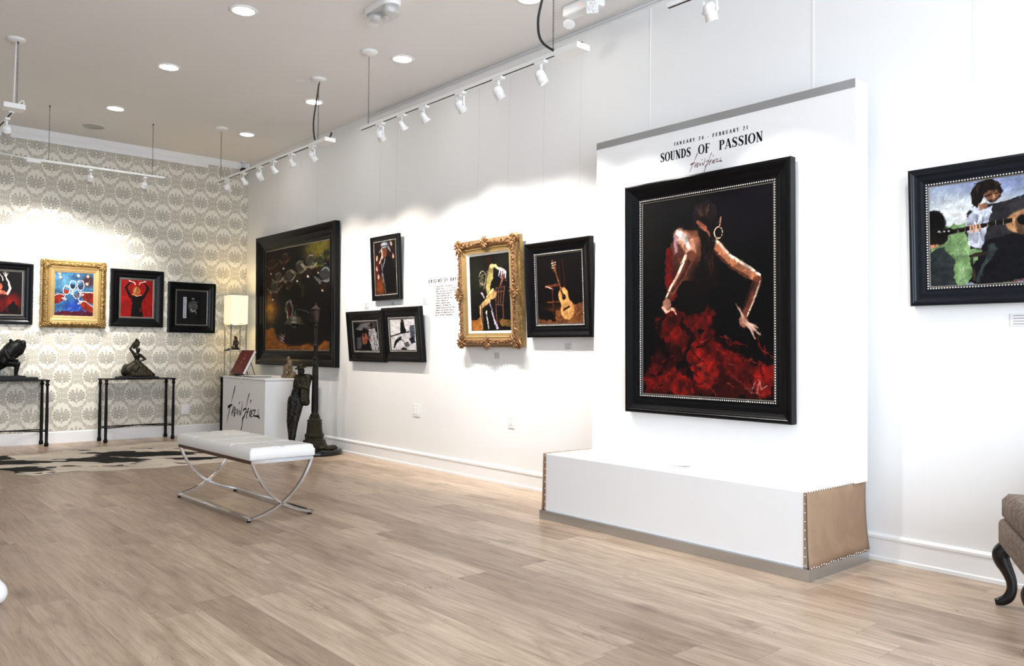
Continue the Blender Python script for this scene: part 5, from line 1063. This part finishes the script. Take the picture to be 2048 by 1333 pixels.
# lamppost with the leaning man
def lamppost():
    t = empty('lamppost_sculpture', (4.03, 7.76, 0), (0, 0, -YAW), 'tall bronze sculpture of a man in a hat leaning on an old street lamp', 'sculpture')
    MB().lathe([(0, 0), (.287, 0), (.292, .006), (.292, .030), (.284, .044), (.268, .054), (0, .055)], n=72).build('base_disc', MT['disc'], t)
    p = MB()
    p.lathe([(.0, .055), (.135, .055), (.135, .085), (.128, .10), (.118, .13), (.112, .145), (.098, .15), (.096, .17), (.102, .185), (.096, .21), (.086, .215), (.084, .225), (.074, .335), (.078, .345), (.076, .355), (.062, .36), (.056, .375), (.06, .385), (.05, .392), (0, .392)], (0, 0, 0), n=8, smooth=False)
    for i in range(8):
        a = 2*PI*i/8; r = .079; R = Euler((0, 0, a)).to_matrix()
        for dz in (.24, .315): p.ell((r*math.cos(a)*.95, r*math.sin(a)*.95, dz), (.006, .022, .004), R=R, nu=8, nv=5)
    o = p.build('pedestal_foot', MT['bronzeg'], t)
    q = MB(); q.lathe([(.046, .39), (.049, .40), (.046, .41), (.036, .42), (.034, .44), (.031, .62), (.0265, .92), (.030, .928), (.031, .94), (.027, .95), (.025, .96), (.025, .985), (.029, .99), (.029, 1.0), (.022, 1.006), (.021, 1.12), (.027, 1.13), (.027, 1.14), (.019, 1.146), (.0175, 1.22), (.015, 1.318), (.023, 1.33), (.025, 1.345), (.018, 1.355), (.016, 1.37), (.03, 1.385)], n=20)
    for i in range(10):
        a = 2*PI*i/10; q.tube([(.033*math.cos(a), .033*math.sin(a), .44), (.0285*math.cos(a), .0285*math.sin(a), .9)], .004, 6); q.tube([(.022*math.cos(a), .022*math.sin(a), 1.01), (.0165*math.cos(a), .0165*math.sin(a), 1.31)], .0025, 5)
    post = q.build('post', MT['bronze'], t)
    l = MB(); l.lathe([(.028, 1.385), (.03, 1.395), (.034, 1.50), (.048, 1.512), (.047, 1.522), (.030, 1.535), (.018, 1.55), (.008, 1.556), (.009, 1.566), (.004, 1.575), (.001, 1.585)], n=6, smooth=False)
    for i in range(6):
        a = 2*PI*i/6+PI/6; l.tube([(.031*math.cos(a), .031*math.sin(a), 1.39), (.036*math.cos(a), .036*math.sin(a), 1.505)], .003, 6)
    l.build('lantern', MT['bronzer'], t)
    a = MB()
    bz = [(-.045, 1.405), (-.06, 1.425), (-.045, 1.45), (-.05, 1.47), (-.075, 1.475), (-.105, 1.49), (-.145, 1.503), (-.19, 1.507), (-.215, 1.503)]
    a.tube([(x, 0, z) for x, z in bz], .0055, 8)
    a.tube([(-.03, 0, 1.40)]+[(-.062+.012*math.cos(k), 0, 1.398+.012*math.sin(k)) for k in np.linspace(1.2, -4, 10)], .004, 6)
    a.tube([(-.03, 0, 1.49), (-.05, 0, 1.483), (-.066, 0, 1.495)]+[(-.058+.009*math.cos(k), 0, 1.50+.009*math.sin(k)) for k in np.linspace(3.6, -1, 8)], .0035, 6)
    a.tube([(-.075, 0, 1.475), (-.095, 0, 1.46), (-.09, 0, 1.45)], .0035, 6)
    a.build('lamp_arm', MT['alu'] if False else MT['bronze'], t)
    s_ = MB(); s_.lathe([(.002, 1.50), (.008, 1.485), (.006, 1.475), (.016, 1.468), (.020, 1.455), (.014, 1.449), (.022, 1.443), (.045, 1.438), (.07, 1.418), (.086, 1.39), (.092, 1.368), (.108, 1.362), (.108, 1.354), (.088, 1.352), (.07, 1.352), (0, 1.358)], (-.221, 0, 0), n=36); sh = s_.build('lamp_bell', MT['bronzeg'], t)
    MB().ell((-.221, 0, 1.342), (.035, .035, .022)).build('lamp_glass', MT['disc'], sh)
    rk = MB(); random.seed(3)
    for i in range(16):
        an = -1.3+2.2*i/15; rk.ell((.13+.05*math.cos(an)*random.random()+.035, -.03+.10*math.sin(an), .066), (.03+.02*random.random(), .03, .016+.01*random.random()))
    rk.cap((.10, -.04, .075), .025, (.19, -.02, .068), .018); rk.cap((.08, -.09, .07), .02, (.19, -.07, .065), .014)
    figure('draped_coat', rk, MT['bronzeg'], t, .004, 1, .008, .02)
    man = empty('man_figure', (0, 0, 0), parent=t)
    # body: one continuous figure in suit, legs crossed at the ankles, shoulder on the post
    b = MB(); V = Vector
    b.cap((-.222, -.03, .565), .052, (-.168, -.01, .565), .050)
    b.cap((-.205, -.02, .58), .052, (-.190, -.02, .645), .047); b.cap((-.190, -.02, .645), .048, (-.150, -.02, .745), .056)
    b.cap((-.175, -.02, .79), .036, (-.072, -.005, .795), .034); b.cap((-.13, -.02, .76), .055, (-.125, -.015, .79), .04)
    b.cap((-.132, -.02, .815), .026, (-.138, -.028, .85), .025)
    b.cap((-.225, -.025, .55), .054, (-.238, -.045, .345), .042); b.cap((-.238, -.045, .345), .042, (-.232, -.02, .15), .034); b.cap((-.232, -.02, .15), .034, (-.245, -.02, .085), .040)
    b.cap((-.165, -.01, .54), .054, (-.196, -.06, .335), .042); b.cap((-.196, -.06, .335), .041, (-.212, -.085, .15), .033); b.cap((-.212, -.085, .15), .033, (-.210, -.095, .085), .038)
    body = figure('body', b, MT['bronze'], man, .0042, 3, .010, .022)
    hd = MB(); hd.ell((-.142, -.028, .870), (.034, .040, .040)); hd.ell((-.150, -.052, .846), (.022, .020, .018)); hd.ell((-.154, -.070, .862), (.006, .009, .011)); hd.ell((-.150, -.062, .878), (.022, .010, .006)); hd.ell((-.152, -.066, .846), (.011, .007, .003)); hd.ell((-.174, -.028, .864), (.005, .009, .012)); hd.ell((-.110, -.022, .864), (.005, .009, .012))
    hd.cap((-.137, -.024, .84), .02, (-.133, -.02, .81), .022)
    figure('head', hd, MT['bronze'], man, .003, 2)
    for x in (-.158, -.136): pass
    sh_ = MB()
    sh_.cap((-.242, -.02, .068), .017, (-.252, -.085, .064), .011); sh_.cap((-.224, -.08, .068), .017, (-.205, -.145, .064), .011); figure('shoes', sh_, MT['bronzed'], man, .0035, 2)
    ar = MB()
    # raised hand at the chin
    ar.cap((-.178, -.02, .785), .027, (-.150, -.08, .700), .022); ar.cap((-.150, -.08, .700), .021, (-.172, -.085, .79), .015); ar.ell((-.176, -.085, .806), (.011, .010, .015))
    for k in range(4): ar.cap((-.182+.004*k, -.088+.006*k, .812), .0045, (-.170+.003*k, -.098+.004*k, .822-.003*k), .0035)
    ar.cap((-.170, -.088, .802), .0045, (-.160, -.095, .815), .0035)
    # other arm folded across, shoulder against the post
    ar.cap((-.065, -.005, .785), .030, (-.068, -.05, .690), .024); ar.cap((-.068, -.05, .690), .023, (-.140, -.085, .715), .017); ar.ell((-.150, -.088, .715), (.014, .011, .012))
    for k in range(4): ar.cap((-.152, -.092, .722-.005*k), .0045, (-.166, -.086, .724-.006*k), .0035)
    figure('arms', ar, MT['bronzeg'], man, .0032, 2, .005, .018)
    j = MB()
    j.cap((-.182, -.015, .793), .036, (-.068, -.002, .795), .040); j.cap((-.130, -.012, .775), .064, (-.150, -.005, .68), .056); j.cap((-.140, .008, .70), .056, (-.140, .012, .575), .050)
    j.cap((-.100, -.015, .73), .046, (-.098, -.018, .56), .044); j.cap((-.118, -.050, .70), .026, (-.120, -.062, .548), .024); j.cap((-.190, -.045, .76), .026, (-.212, -.045, .60), .016)
    for x in (-.135, -.11, -.085): j.cap((x, -.02, .56), .034, (x, -.02, .535), .036)
    j.cap((-.155, -.066, .80), .011, (-.150, -.082, .70), .009); j.cap((-.118, -.062, .80), .011, (-.135, -.082, .69), .009)
    figure('jacket', j, MT['bronzeg'], man, .0038, 2, .008, .02)
    bl = MB(); bl.tube([(-.192+.0455*math.cos(a), -.02+.0455*math.sin(a), .640-.006*math.cos(a)) for a in np.linspace(0, 2*PI, 22)], .0055, 6, cap=False); bl.build('belt', MT['bronzed'], man)
    ht = MB(); Rm = (Matrix.Translation((-.141, -.028, .893)) @ Euler((.16, -.20, 0)).to_matrix().to_4x4())
    ht.lathe([(.030, -.006), (.070, .004), (.074, .010), (.068, .011), (.044, .003), (.044, .018), (.041, .036), (.034, .050), (.02, .046), (0, .042)], n=36, M=Rm, sx=.92, sy=1.08)
    hat = ht.build('hat', MT['bronzeg'], man)
    hb = MB(); hb.lathe([(.0455, .004), (.0455, .018), (.044, .018), (.044, .004)], n=36, M=Rm, sx=.92, sy=1.08); hb.build('hat_band', MT['bronzed'], hat) if False else None
lamppost()

# ------------------------------------------------------------------ pedestal with its things
pd = empty('display_pedestal', (3.995, 8.805, 0), (0, 0, 0), 'white box pedestal lettered with a black signature, behind the bench', 'pedestal')
MB().box((-.305, -.58, 0), (.305, .58, .748), bev=.002).build('body', MT['white'], pd)
MB().box((-.308, -.583, .751), (.308, .583, .773), bev=.002).build('lid', MT['white'], pd)
m = MB(); signature(m, .051, .178, 1.0, 1.2); tag(m.build('signature', [MT['blackt'], MT['ink']], pd, (-.3055, .495, 0), RR), 'black handwritten signature')
# book on its stand
bk = empty('book', (3.76, 9.185, .795), (0, 0, -PI/2), 'dark red hardback book standing open side down on a wire easel', 'book')
bk['label'] = 'dark red hardback book tilted back on an easel on the white pedestal'
lean_ = Euler((-.47, 0, 0)).to_matrix().to_4x4()
def rot_build(mb, name, m, parent):
    mb.v = [tuple(lean_ @ Vector(v)) for v in mb.v]; return mb.build(name, m, parent)
rot_build(MB().box((-.175, -.0, .012), (.175, .004, .312)).box((-.175, .032, .012), (.175, .036, .312)).box((-.178, -.0, .012), (-.172, .036, .312)), 'cover', MT['red'], bk)
rot_build(MB().box((-.171, .004, .016), (.171, .032, .308)), 'pages', MT['paper'], bk)
g = MB()
for x, z, r in [(0, .25, .022), (.01, .20, .03), (-.01, .15, .026)]: g.prism([(x+r*math.cos(a)*(1+.3*math.sin(3*a)), z+r*.7*math.sin(a)) for a in np.linspace(0, 2*PI, 14)[:-1]], -.0008, 0)
for i in range(5): g.box((-.12+.01*i, -.0008, .045+.016*i), (.10-.012*i, 0, .050+.016*i))
rot_build(g, 'cover_print', MT['gilt'], bk)
es = empty('book_easel', (3.76, 9.185, .773), (0, 0, -PI/2), 'small dark easel holding the red book on the pedestal', 'easel')
rot_build(MB().tube([(-.1, .040, 0), (-.1, .040, .20)], .004, 8).tube([(.1, .040, 0), (.1, .040, .20)], .004, 8).tube([(-.1, .040, .012), (.1, .040, .012)], .004, 8), 'upright', MT['blackm'], es)
MB().box((-.12, -.03, .008), (.12, .05, .016)).build('ledge', MT['blackm'], es)
for x in (-.1, .1): MB().tube([(x, .125, .19), (x, .19, .0)], .004, 8).build('back_leg', MT['blackm'], es)
for x in (-.1, .1): MB().tube([(x, -.03, .0), (x, -.03, .012)], .004, 8).build('foot', MT['blackm'], es)
for (x, y, rz, w_, h_, z, th, ml, lab, nm) in [(3.84, 8.84, .08, .23, .34, .773, .006, 'blackm', 'thin black folder lying on the pedestal under white sheets', 'folder'), (3.87, 8.86, .02, .24, .34, .779, .006, 'paper', 'white catalogue lying on the black folder in front of the red book', 'catalogue'),
                                      (4.06, 8.58, -.2, .18, .22, .773, .004, 'paper', 'white sheet lying flat nearest the pale seated figure', 'paper')]:
    tag(MB().box((-w_/2, -h_/2, 0), (w_/2, h_/2, th), bev=.0012).build(nm, MT[ml], None, (x, y, z), (0, 0, rz)), lab, nm if nm != 'paper' else 'paper')
rb = MB(); pts = [(3.80, 8.90, .788), (3.74, 8.86, .789), (3.695, 8.84, .782), (3.680, 8.83, .765), (3.680, 8.835, .73), (3.681, 8.82, .69)]
vs = []
for i, p in enumerate(pts): vs += [(p[0], p[1]-.010, p[2]), (p[0], p[1]+.010, p[2]+.0005)]
rb.add(vs, [(2*i, 2*i+2, 2*i+3, 2*i+1) for i in range(len(pts)-1)], smooth=True); o = rb.build('ribbon', MT['paper']); q = o.modifiers.new('t', 'SOLIDIFY'); q.thickness = .0012
tag(o, 'thin white ribbon hanging over the pedestal edge above the signature', 'ribbon')
def seated():
    t = empty('seated_figure_sculpture', (4.02, 8.36, .779), (0, 0, -YAW+.1), 'small pale brown sculpture of a seated man on the white pedestal', 'sculpture')
    s = 1/(6.663*181); P = lambda cx, cy, y=0: Vector(((cx-945)*s, y, (1210-cy)*s))
    b = MB(); b.cap(P(860, 1200), .012, P(1030, 1200), .014); b.cap(P(900, 1190), .02, P(1010, 1170), .028); b.cap(P(960, 1150), .022, P(1010, 1160), .026); b.cap(P(870, 1200, -.03), .01, P(1000, 1200, -.035), .012)
    figure('rock_base', b, MT['stone'], t, .0035, 1, .01, .015)
    f = MB(); f.cap(P(965, 1110), .026, P(965, 1060), .022); f.cap(P(965, 1060), .024, P(958, 1005), .024); f.cap(P(945, 985), .010, P(942, 970), .010); f.ell(P(940, 955), (.017, .019, .022)); f.ell(P(928, 962, -.016), (.004, .005, .006))
    f.cap(P(960, 1115, .02), .020, P(885, 1075, .0), .014); f.cap(P(885, 1075, 0), .013, P(880, 1170, -.01), .009); f.cap(P(960, 1120, -.02), .020, P(905, 1090, -.05), .014); f.cap(P(905, 1090, -.05), .013, P(915, 1180, -.05), .009)
    f.cap(P(880, 1180, -.01), .007, P(860, 1188, -.02), .005); f.cap(P(915, 1190, -.05), .007, P(895, 1196, -.06), .005)
    f.cap(P(975, 1005, -.02), .013, P(970, 1050, -.035), .010); f.cap(P(970, 1050, -.035), .009, P(895, 1055, -.03), .007); f.cap(P(935, 1000, .02), .012, P(925, 1040, .02), .009); f.cap(P(925, 1040, .02), .009, P(880, 1062, -.01), .007)
    figure('body', f, MT['stone'], t, .0026, 1, .003, .012)
seated()

# ------------------------------------------------------------------ floor lamp with shelf
lp = empty('shelf_lamp', (4.09, 10.02, .73), (0, 0, 0), 'square shaded shelf lamp with chrome posts glowing in the back corner', 'lamp')
for sx in (-1, 1):
    for sy in (-1, 1): MB().box((sx*.098-.005, sy*.098-.005, 0), (sx*.098+.005, sy*.098+.005, .69)).build('post', MT['alu'], lp)
MB().box((-.105, -.105, .322), (.105, .105, .332)).build('shelf', MT['ghost'], lp)
MB().box((-.105, -.105, .0), (.105, .105, .01)).build('base_shelf', MT['alu'], lp)
m = MB()
for a, b in [((-.11, -.11), (.11, -.108)), ((-.11, .108), (.11, .11)), ((-.11, -.108), (-.108, .108)), ((.108, -.108), (.11, .108))]: m.box((a[0], a[1], .668), (b[0], b[1], 1.035))
sh = m.build('lamp_shade', MT['shade'], lp)
m = MB()
for z in (.667, 1.033):
    for a, b in [((-.112, -.112), (.112, -.110)), ((-.112, .110), (.112, .112)), ((-.112, -.11), (-.110, .11)), ((.110, -.11), (.112, .11))]: m.box((a[0], a[1], z), (b[0], b[1], z+.005))
m.build('shade_rim', MT['alu'], sh)
MB().ell((0, 0, .80), (.03, .03, .04)).tube([(0, 0, .66), (0, 0, .77)], .012, 10).build('bulb', MT['bulb'], lp)
l = bpy.data.lights.new('lamp_glow', 'POINT'); l.energy = 7; l.color = (1, .78, .46); l.shadow_soft_size = .035
o = bpy.data.objects.new('lamp_glow', l); COL.objects.link(o); o.parent = lp; o.location = (0, 0, .87)
t = empty('kneeling_figure_sculpture', (4.09, 10.0, 1.062), (0, 0, -YAW), 'small dark sculpture of a kneeling woman on the lamp shelf', 'sculpture')
f = MB(); s = 1/(6.663*160); P = lambda cx, cy, y=0: Vector(((cx-320)*s, y, (865-cy)*s))
f.cap(P(330, 820), .022, P(315, 770), .020); f.cap(P(315, 770), .022, P(312, 715), .018); f.ell(P(310, 680), (.016, .018, .020)); f.cap(P(318, 690, .012), .015, P(335, 745, .012), .009)
f.cap(P(330, 830), .020, P(250, 840, -.03), .012); f.cap(P(250, 845, -.03), .011, P(175, 862, -.02), .006); f.cap(P(340, 835, .02), .018, P(260, 815, .0), .010); f.cap(P(335, 730), .010, P(355, 760), .008); f.cap(P(355, 760), .008, P(340, 810, -.02), .006); f.cap(P(295, 740, -.01), .009, P(290, 800, -.02), .007)
figure('body', f, MT['bronzer'], t, .0025, 1)

# ------------------------------------------------------------------ bench
bn = empty('bench', (2.318, 5.524, 0), (0, 0, .034), 'white leather bench with tufted cushion and crossed chrome legs', 'bench')
def cushion(hx, hy, z0, z1, nx, ny, mt, name, parent, tuft=.010, rad=.028, N=(40, 100)):
    m = MB(); gx, gy = N; vs = []
    for j in range(gy+1):
        for i in range(gx+1):
            u = -1+2*i/gx; v = -1+2*j/gy; x = u*hx; y = v*hy
            ex = hx-abs(x); ey = hy-abs(y); e = min(ex, ey); z = z1
            if e < rad: z = z1-rad+math.sqrt(max(0, rad*rad-(rad-e)**2))
            dx = min([abs(x-(-hx+2*hx*k/nx)) for k in range(1, nx)] or [9]); dy = min([abs(y-(-hy+2*hy*k/ny)) for k in range(1, ny)] or [9])
            if e > .004: z -= tuft*(math.exp(-(dx/.012)**2)+math.exp(-(dy/.012)**2)); z += .004*math.cos(min(dx, .1)*9)
            vs.append((x, y, z))
    fs = [(j*(gx+1)+i, j*(gx+1)+i+1, (j+1)*(gx+1)+i+1, (j+1)*(gx+1)+i) for j in range(gy) for i in range(gx)]
    m.add(vs, fs, smooth=True)
    ring = [j for j in range(gx+1)]+[(j+1)*(gx+1)-1 for j in range(1, gy+1)]+[gy*(gx+1)+i for i in range(gx-1, -1, -1)]+[j*(gx+1) for j in range(gy-1, 0, -1)]
    low = [(vs[i][0], vs[i][1], z0+.006) for i in ring]; lo2 = [(vs[i][0]*.985, vs[i][1]*.985, z0) for i in ring]; n = len(ring); b0 = len(m.v)
    m.v += low+lo2; st = 0
    for a in range(n):
        b = (a+1) % n
        m.f.append((ring[a], b0+a, b0+b, ring[b])); m.m.append(0); m.sm.append(True)
        m.f.append((b0+a, b0+n+a, b0+n+b, b0+b)); m.m.append(0); m.sm.append(True)
    m.f.append(tuple(range(b0+2*n-1, b0+n-1, -1))); m.m.append(0); m.sm.append(False)
    return m.build(name, mt, parent)
cushion(.226, .605, .389, .466, 2, 4, MT['leather'], 'cushion', bn)
for sy in (-1, 1): MB().box((-.216, sy*.598-.006, .366), (.216, sy*.598+.006, .389), bev=.001).build('end_rail', MT['chrome'], bn)
for sx in (-1, 1): MB().box((sx*.214-.006, -.592, .366), (sx*.214+.006, .592, .389), bev=.001).build('side_rail', MT['chrome_refl'], bn)
for sy in (-1, 1):
    for sx in (-1, 1):
        p0, p1, p2 = (sx*.205, .368), (sx*.10, .075), (-sx*.212, .020)
        pts = []
        for i in range(25): u = i/24; pts.append(((1-u)**2*p0[0]+2*u*(1-u)*p1[0]+u*u*p2[0], sy*.590+sx*.0, (1-u)**2*p0[1]+2*u*(1-u)*p1[1]+u*u*p2[1]))
        m = MB(); vs = []
        for i, (x, y, z) in enumerate(pts):
            tt = Vector(pts[min(i+1, 24)])-Vector(pts[max(i-1, 0)]); tt.normalize(); nn = Vector((-tt.z, 0, tt.x))*.0075
            for dy, sn in ((-.012, 1), (.012, 1), (.012, -1), (-.012, -1)): vs.append((x+nn.x*sn, y+dy*(1 if True else 1), z+nn.z*sn))
        fs = [(4*i+j, 4*i+(j+1) % 4, 4*i+4+(j+1) % 4, 4*i+4+j) for i in range(24) for j in range(4)]+[(0, 3, 2, 1), (96, 97, 98, 99)]
        m.add(vs, fs); m.build('leg', MT['chrome'], bn, fix=True)
for sx in (-1, 1): MB().box((sx*.212-.016, -.602, .013), (sx*.212+.016, .602, .026), bev=.002).build('base_rail', MT['chrome'], bn)
for sx in (-1, 1):
    for sy in (-1, 1): MB().lathe([(0, 0), (.014, 0), (.014, .013), (0, .013)], (sx*.212, sy*.57, 0), n=16).build('foot_pad', MT['blackm'], bn)

# ------------------------------------------------------------------ cowhide rug
def rug():
    out = [(.8, 9.0), (.95, 8.5), (1.31, 8.35), (1.39, 8.16), (1.36, 7.98), (1.45, 7.84), (1.61, 7.88), (1.78, 7.90), (1.86, 7.86), (1.95, 7.76), (2.26, 7.73), (2.5, 7.68), (2.83, 7.70), (3.0, 7.66), (3.2, 7.66), (3.34, 7.9), (3.28, 8.2), (3.2, 8.6), (3.26, 9.1), (3.38, 9.4), (3.30, 9.66), (3.02, 9.76), (2.8, 9.66), (2.5, 9.58), (2.18, 9.56), (1.9, 9.38), (1.72, 9.30), (1.48, 9.46), (1.3, 9.75), (.95, 9.7)]
    nx, ny = 250, 210; x0, x1, y0, y1 = .7, 3.5, 7.5, 9.95
    P = Paint(nx, ny, (232, 220, 204), .12); X = x0+P.X*(x1-x0); Y = y0+P.Y*(y1-y0)
    wx = X+(P.noise(30)-.5)*.06; wy = Y+(P.noise(30)-.5)*.06; ins = np.zeros_like(X, bool)
    for i in range(len(out)):
        (ax, ay), (bx, by) = out[i], out[(i+1) % len(out)]
        if ay != by: ins ^= ((ay > wy) != (by > wy)) & (wx < (bx-ax)*(wy-ay)/(by-ay)+ax)
    def field(cx, cy, a, b, ang):
        c, s_ = math.cos(ang), math.sin(ang); dx, dy = X-cx, Y-cy; return 1-np.hypot((dx*c+dy*s_)/a, (-dx*s_+dy*c)/b)
    # streaky noise along one direction
    g = rng.random((120, 36)); U = (X*.754-Y*.657)*4.2; V_ = (X*.657+Y*.754)*9
    def samp(U, V_):
        u0 = np.floor(U).astype(int); v0 = np.floor(V_).astype(int); fu = U-u0; fv = V_-v0; fu = fu*fu*(3-2*fu); fv = fv*fv*(3-2*fv)
        A = lambda a, b: g[b % 120, a % 36]; return A(u0, v0)*(1-fu)*(1-fv)+A(u0+1, v0)*fu*(1-fv)+A(u0, v0+1)*(1-fu)*fv+A(u0+1, v0+1)*fu*fv
    nz = .6*samp(U, V_)+.4*samp(U*2.7+5, V_*2.7+9)
    F = np.maximum.reduce([field(2.6, 8.78, .60, .26, -.62), field(2.2, 8.50, .50, .24, -.75), field(1.48, 8.82, .42, .17, -.8), field(1.42, 8.28, .34, .15, -.75), field(2.9, 8.1, .3, .12, -.6), field(1.2, 9.2, .4, .3, -.6)])
    m = np.clip((F+(nz-.5)*1.05-.06)*12, 0, 1)*ins; P.mix(m, (9, 8, 9), .2)
    spk = (nz > .70)*(F > -.9)*ins; P.mix(spk*.8, (40, 32, 28), .2)
    idx = -np.ones(ins.shape, int); idx[ins] = np.arange(ins.sum()); q = ins[:-1, :-1] & ins[1:, :-1] & ins[:-1, 1:] & ins[1:, 1:]
    jj, ii = np.nonzero(q); vs = np.stack([X[ins]-2.2, Y[ins]-8.7, .0045+.0015*P.noise(40)[ins]], 1)
    f = [(int(idx[j, i]), int(idx[j, i+1]), int(idx[j+1, i+1]), int(idx[j+1, i])) for j, i in zip(jj, ii)]
    me = bpy.data.meshes.new('cowhide_rug'); me.from_pydata(vs.tolist(), [], f); me.validate(); me.update()
    c = np.clip(P.c[ins]/255, 0, 1); lin = np.where(c <= .04045, c/12.92, ((c+.055)/1.055)**2.4)
    at = me.color_attributes.new('paint', 'FLOAT_COLOR', 'POINT')
    col = np.concatenate([lin, np.ones((len(lin), 1))], 1); at.data.foreach_set('color', col.ravel().astype('f'))
    me.materials.append(vcol_mat('cowhide', .75, .2)); me.polygons.foreach_set('use_smooth', [True]*len(me.polygons))
    o = bpy.data.objects.new('cowhide_rug', me); COL.objects.link(o); o.location = (2.2, 8.7, 0); s_ = o.modifiers.new('t', 'SOLIDIFY'); s_.thickness = .004; s_.offset = -1
    tag(o, 'black and cream cowhide rug on the floor behind the bench', 'rug')
rug()

# ------------------------------------------------------------------ armchair at the right edge
ac = empty('armchair', (3.966, 1.279, 0), (0, 0, math.atan2(-.44, -.897)), 'taupe patterned armchair with dark curved legs at the photo right edge', 'armchair')
def cab(x, y, sx, sy):
    pts = [(.05, .30, .034), (.036, .27, .036), (.006, .232, .036), (.008, .20, .033), (.024, .165, .027), (.038, .13, .023), (.044, .10, .021), (.042, .07, .021), (.030, .042, .022), (.008, .024, .020), (-.018, .016, .014)]
    Q = [pts[0]]+pts+[pts[-1]]; out = []
    for i in range(1, len(Q)-2):
        for k in range(5):
            u = k/5; out.append(tuple(.5*((2*Q[i][c])+(Q[i+1][c]-Q[i-1][c])*u+(2*Q[i-1][c]-5*Q[i][c]+4*Q[i+1][c]-Q[i+2][c])*u*u+(3*Q[i][c]-Q[i-1][c]-3*Q[i+1][c]+Q[i+2][c])*u**3) for c in range(3)))
    pts = out+[pts[-1]]
    MB().tube([(x+sx*.15*a, y+sy*a, z) for a, z, r in pts], [r for a, z, r in pts], 20).build('leg', MT['disc'], ac)
cab(0, 0, 1, 1); cab(.66, 0, -1, 1); cab(.05, .70, 1, -1); cab(.61, .70, -1, -1)
def soft(a, b, name, bev, disp=.004):
    o = MB().box(a, b).build(name, MT['brocade'], ac)
    q = o.modifiers.new('b', 'BEVEL'); q.width = bev; q.segments = 5
    for p in o.data.polygons: p.use_smooth = True
    return o
soft((-.008, -.008, .262), (.668, .74, .388), 'seat_rail', .028)
cq = cushion(.325, .33, .395, .498, 1, 1, MT['brocade'], 'seat_cushion', ac, 0, .03, (30, 30)); cq.location = (.345, .335, 0)
MB().tube([(.345+sx*.322, .335+sy*.327, .486) for sx, sy in ((-1, -1), (1, -1), (1, 1), (-1, 1), (-1, -1))], .006, 6).build('piping', MT['brocade'], cq)
soft((-.008, .62, .388), (.668, .76, .95), 'backrest', .05); soft((-.04, .24, .388), (.06, .66, .66), 'arm', .04); soft((.60, .24, .388), (.70, .66, .66), 'arm', .04)

# white ottoman just out of frame at the left: one rounded foot shows
ot = empty('ottoman', (.362, 3.965, 0), (0, 0, 0), 'white object at the lower left photo edge, only a rounded foot visible', 'ottoman')
MB().box((-.22, -.26, .10), (.16, .26, .40), bev=.05).build('seat', MT['cushw'], ot)
for sx, sy in ((-.19, -.2), (-.19, .2), (.12, -.2), (.255, .08)): MB().lathe([(0, 0), (.02, .001), (.034, .006), (.044, .014), (.051, .026), (.0545, .038), (.055, .048), (.0525, .062), (.046, .078), (.037, .089), (.029, .098), (.024, .11), (0, .11)], (sx, sy, 0), n=28).build('foot', MT['cushw'], ot)
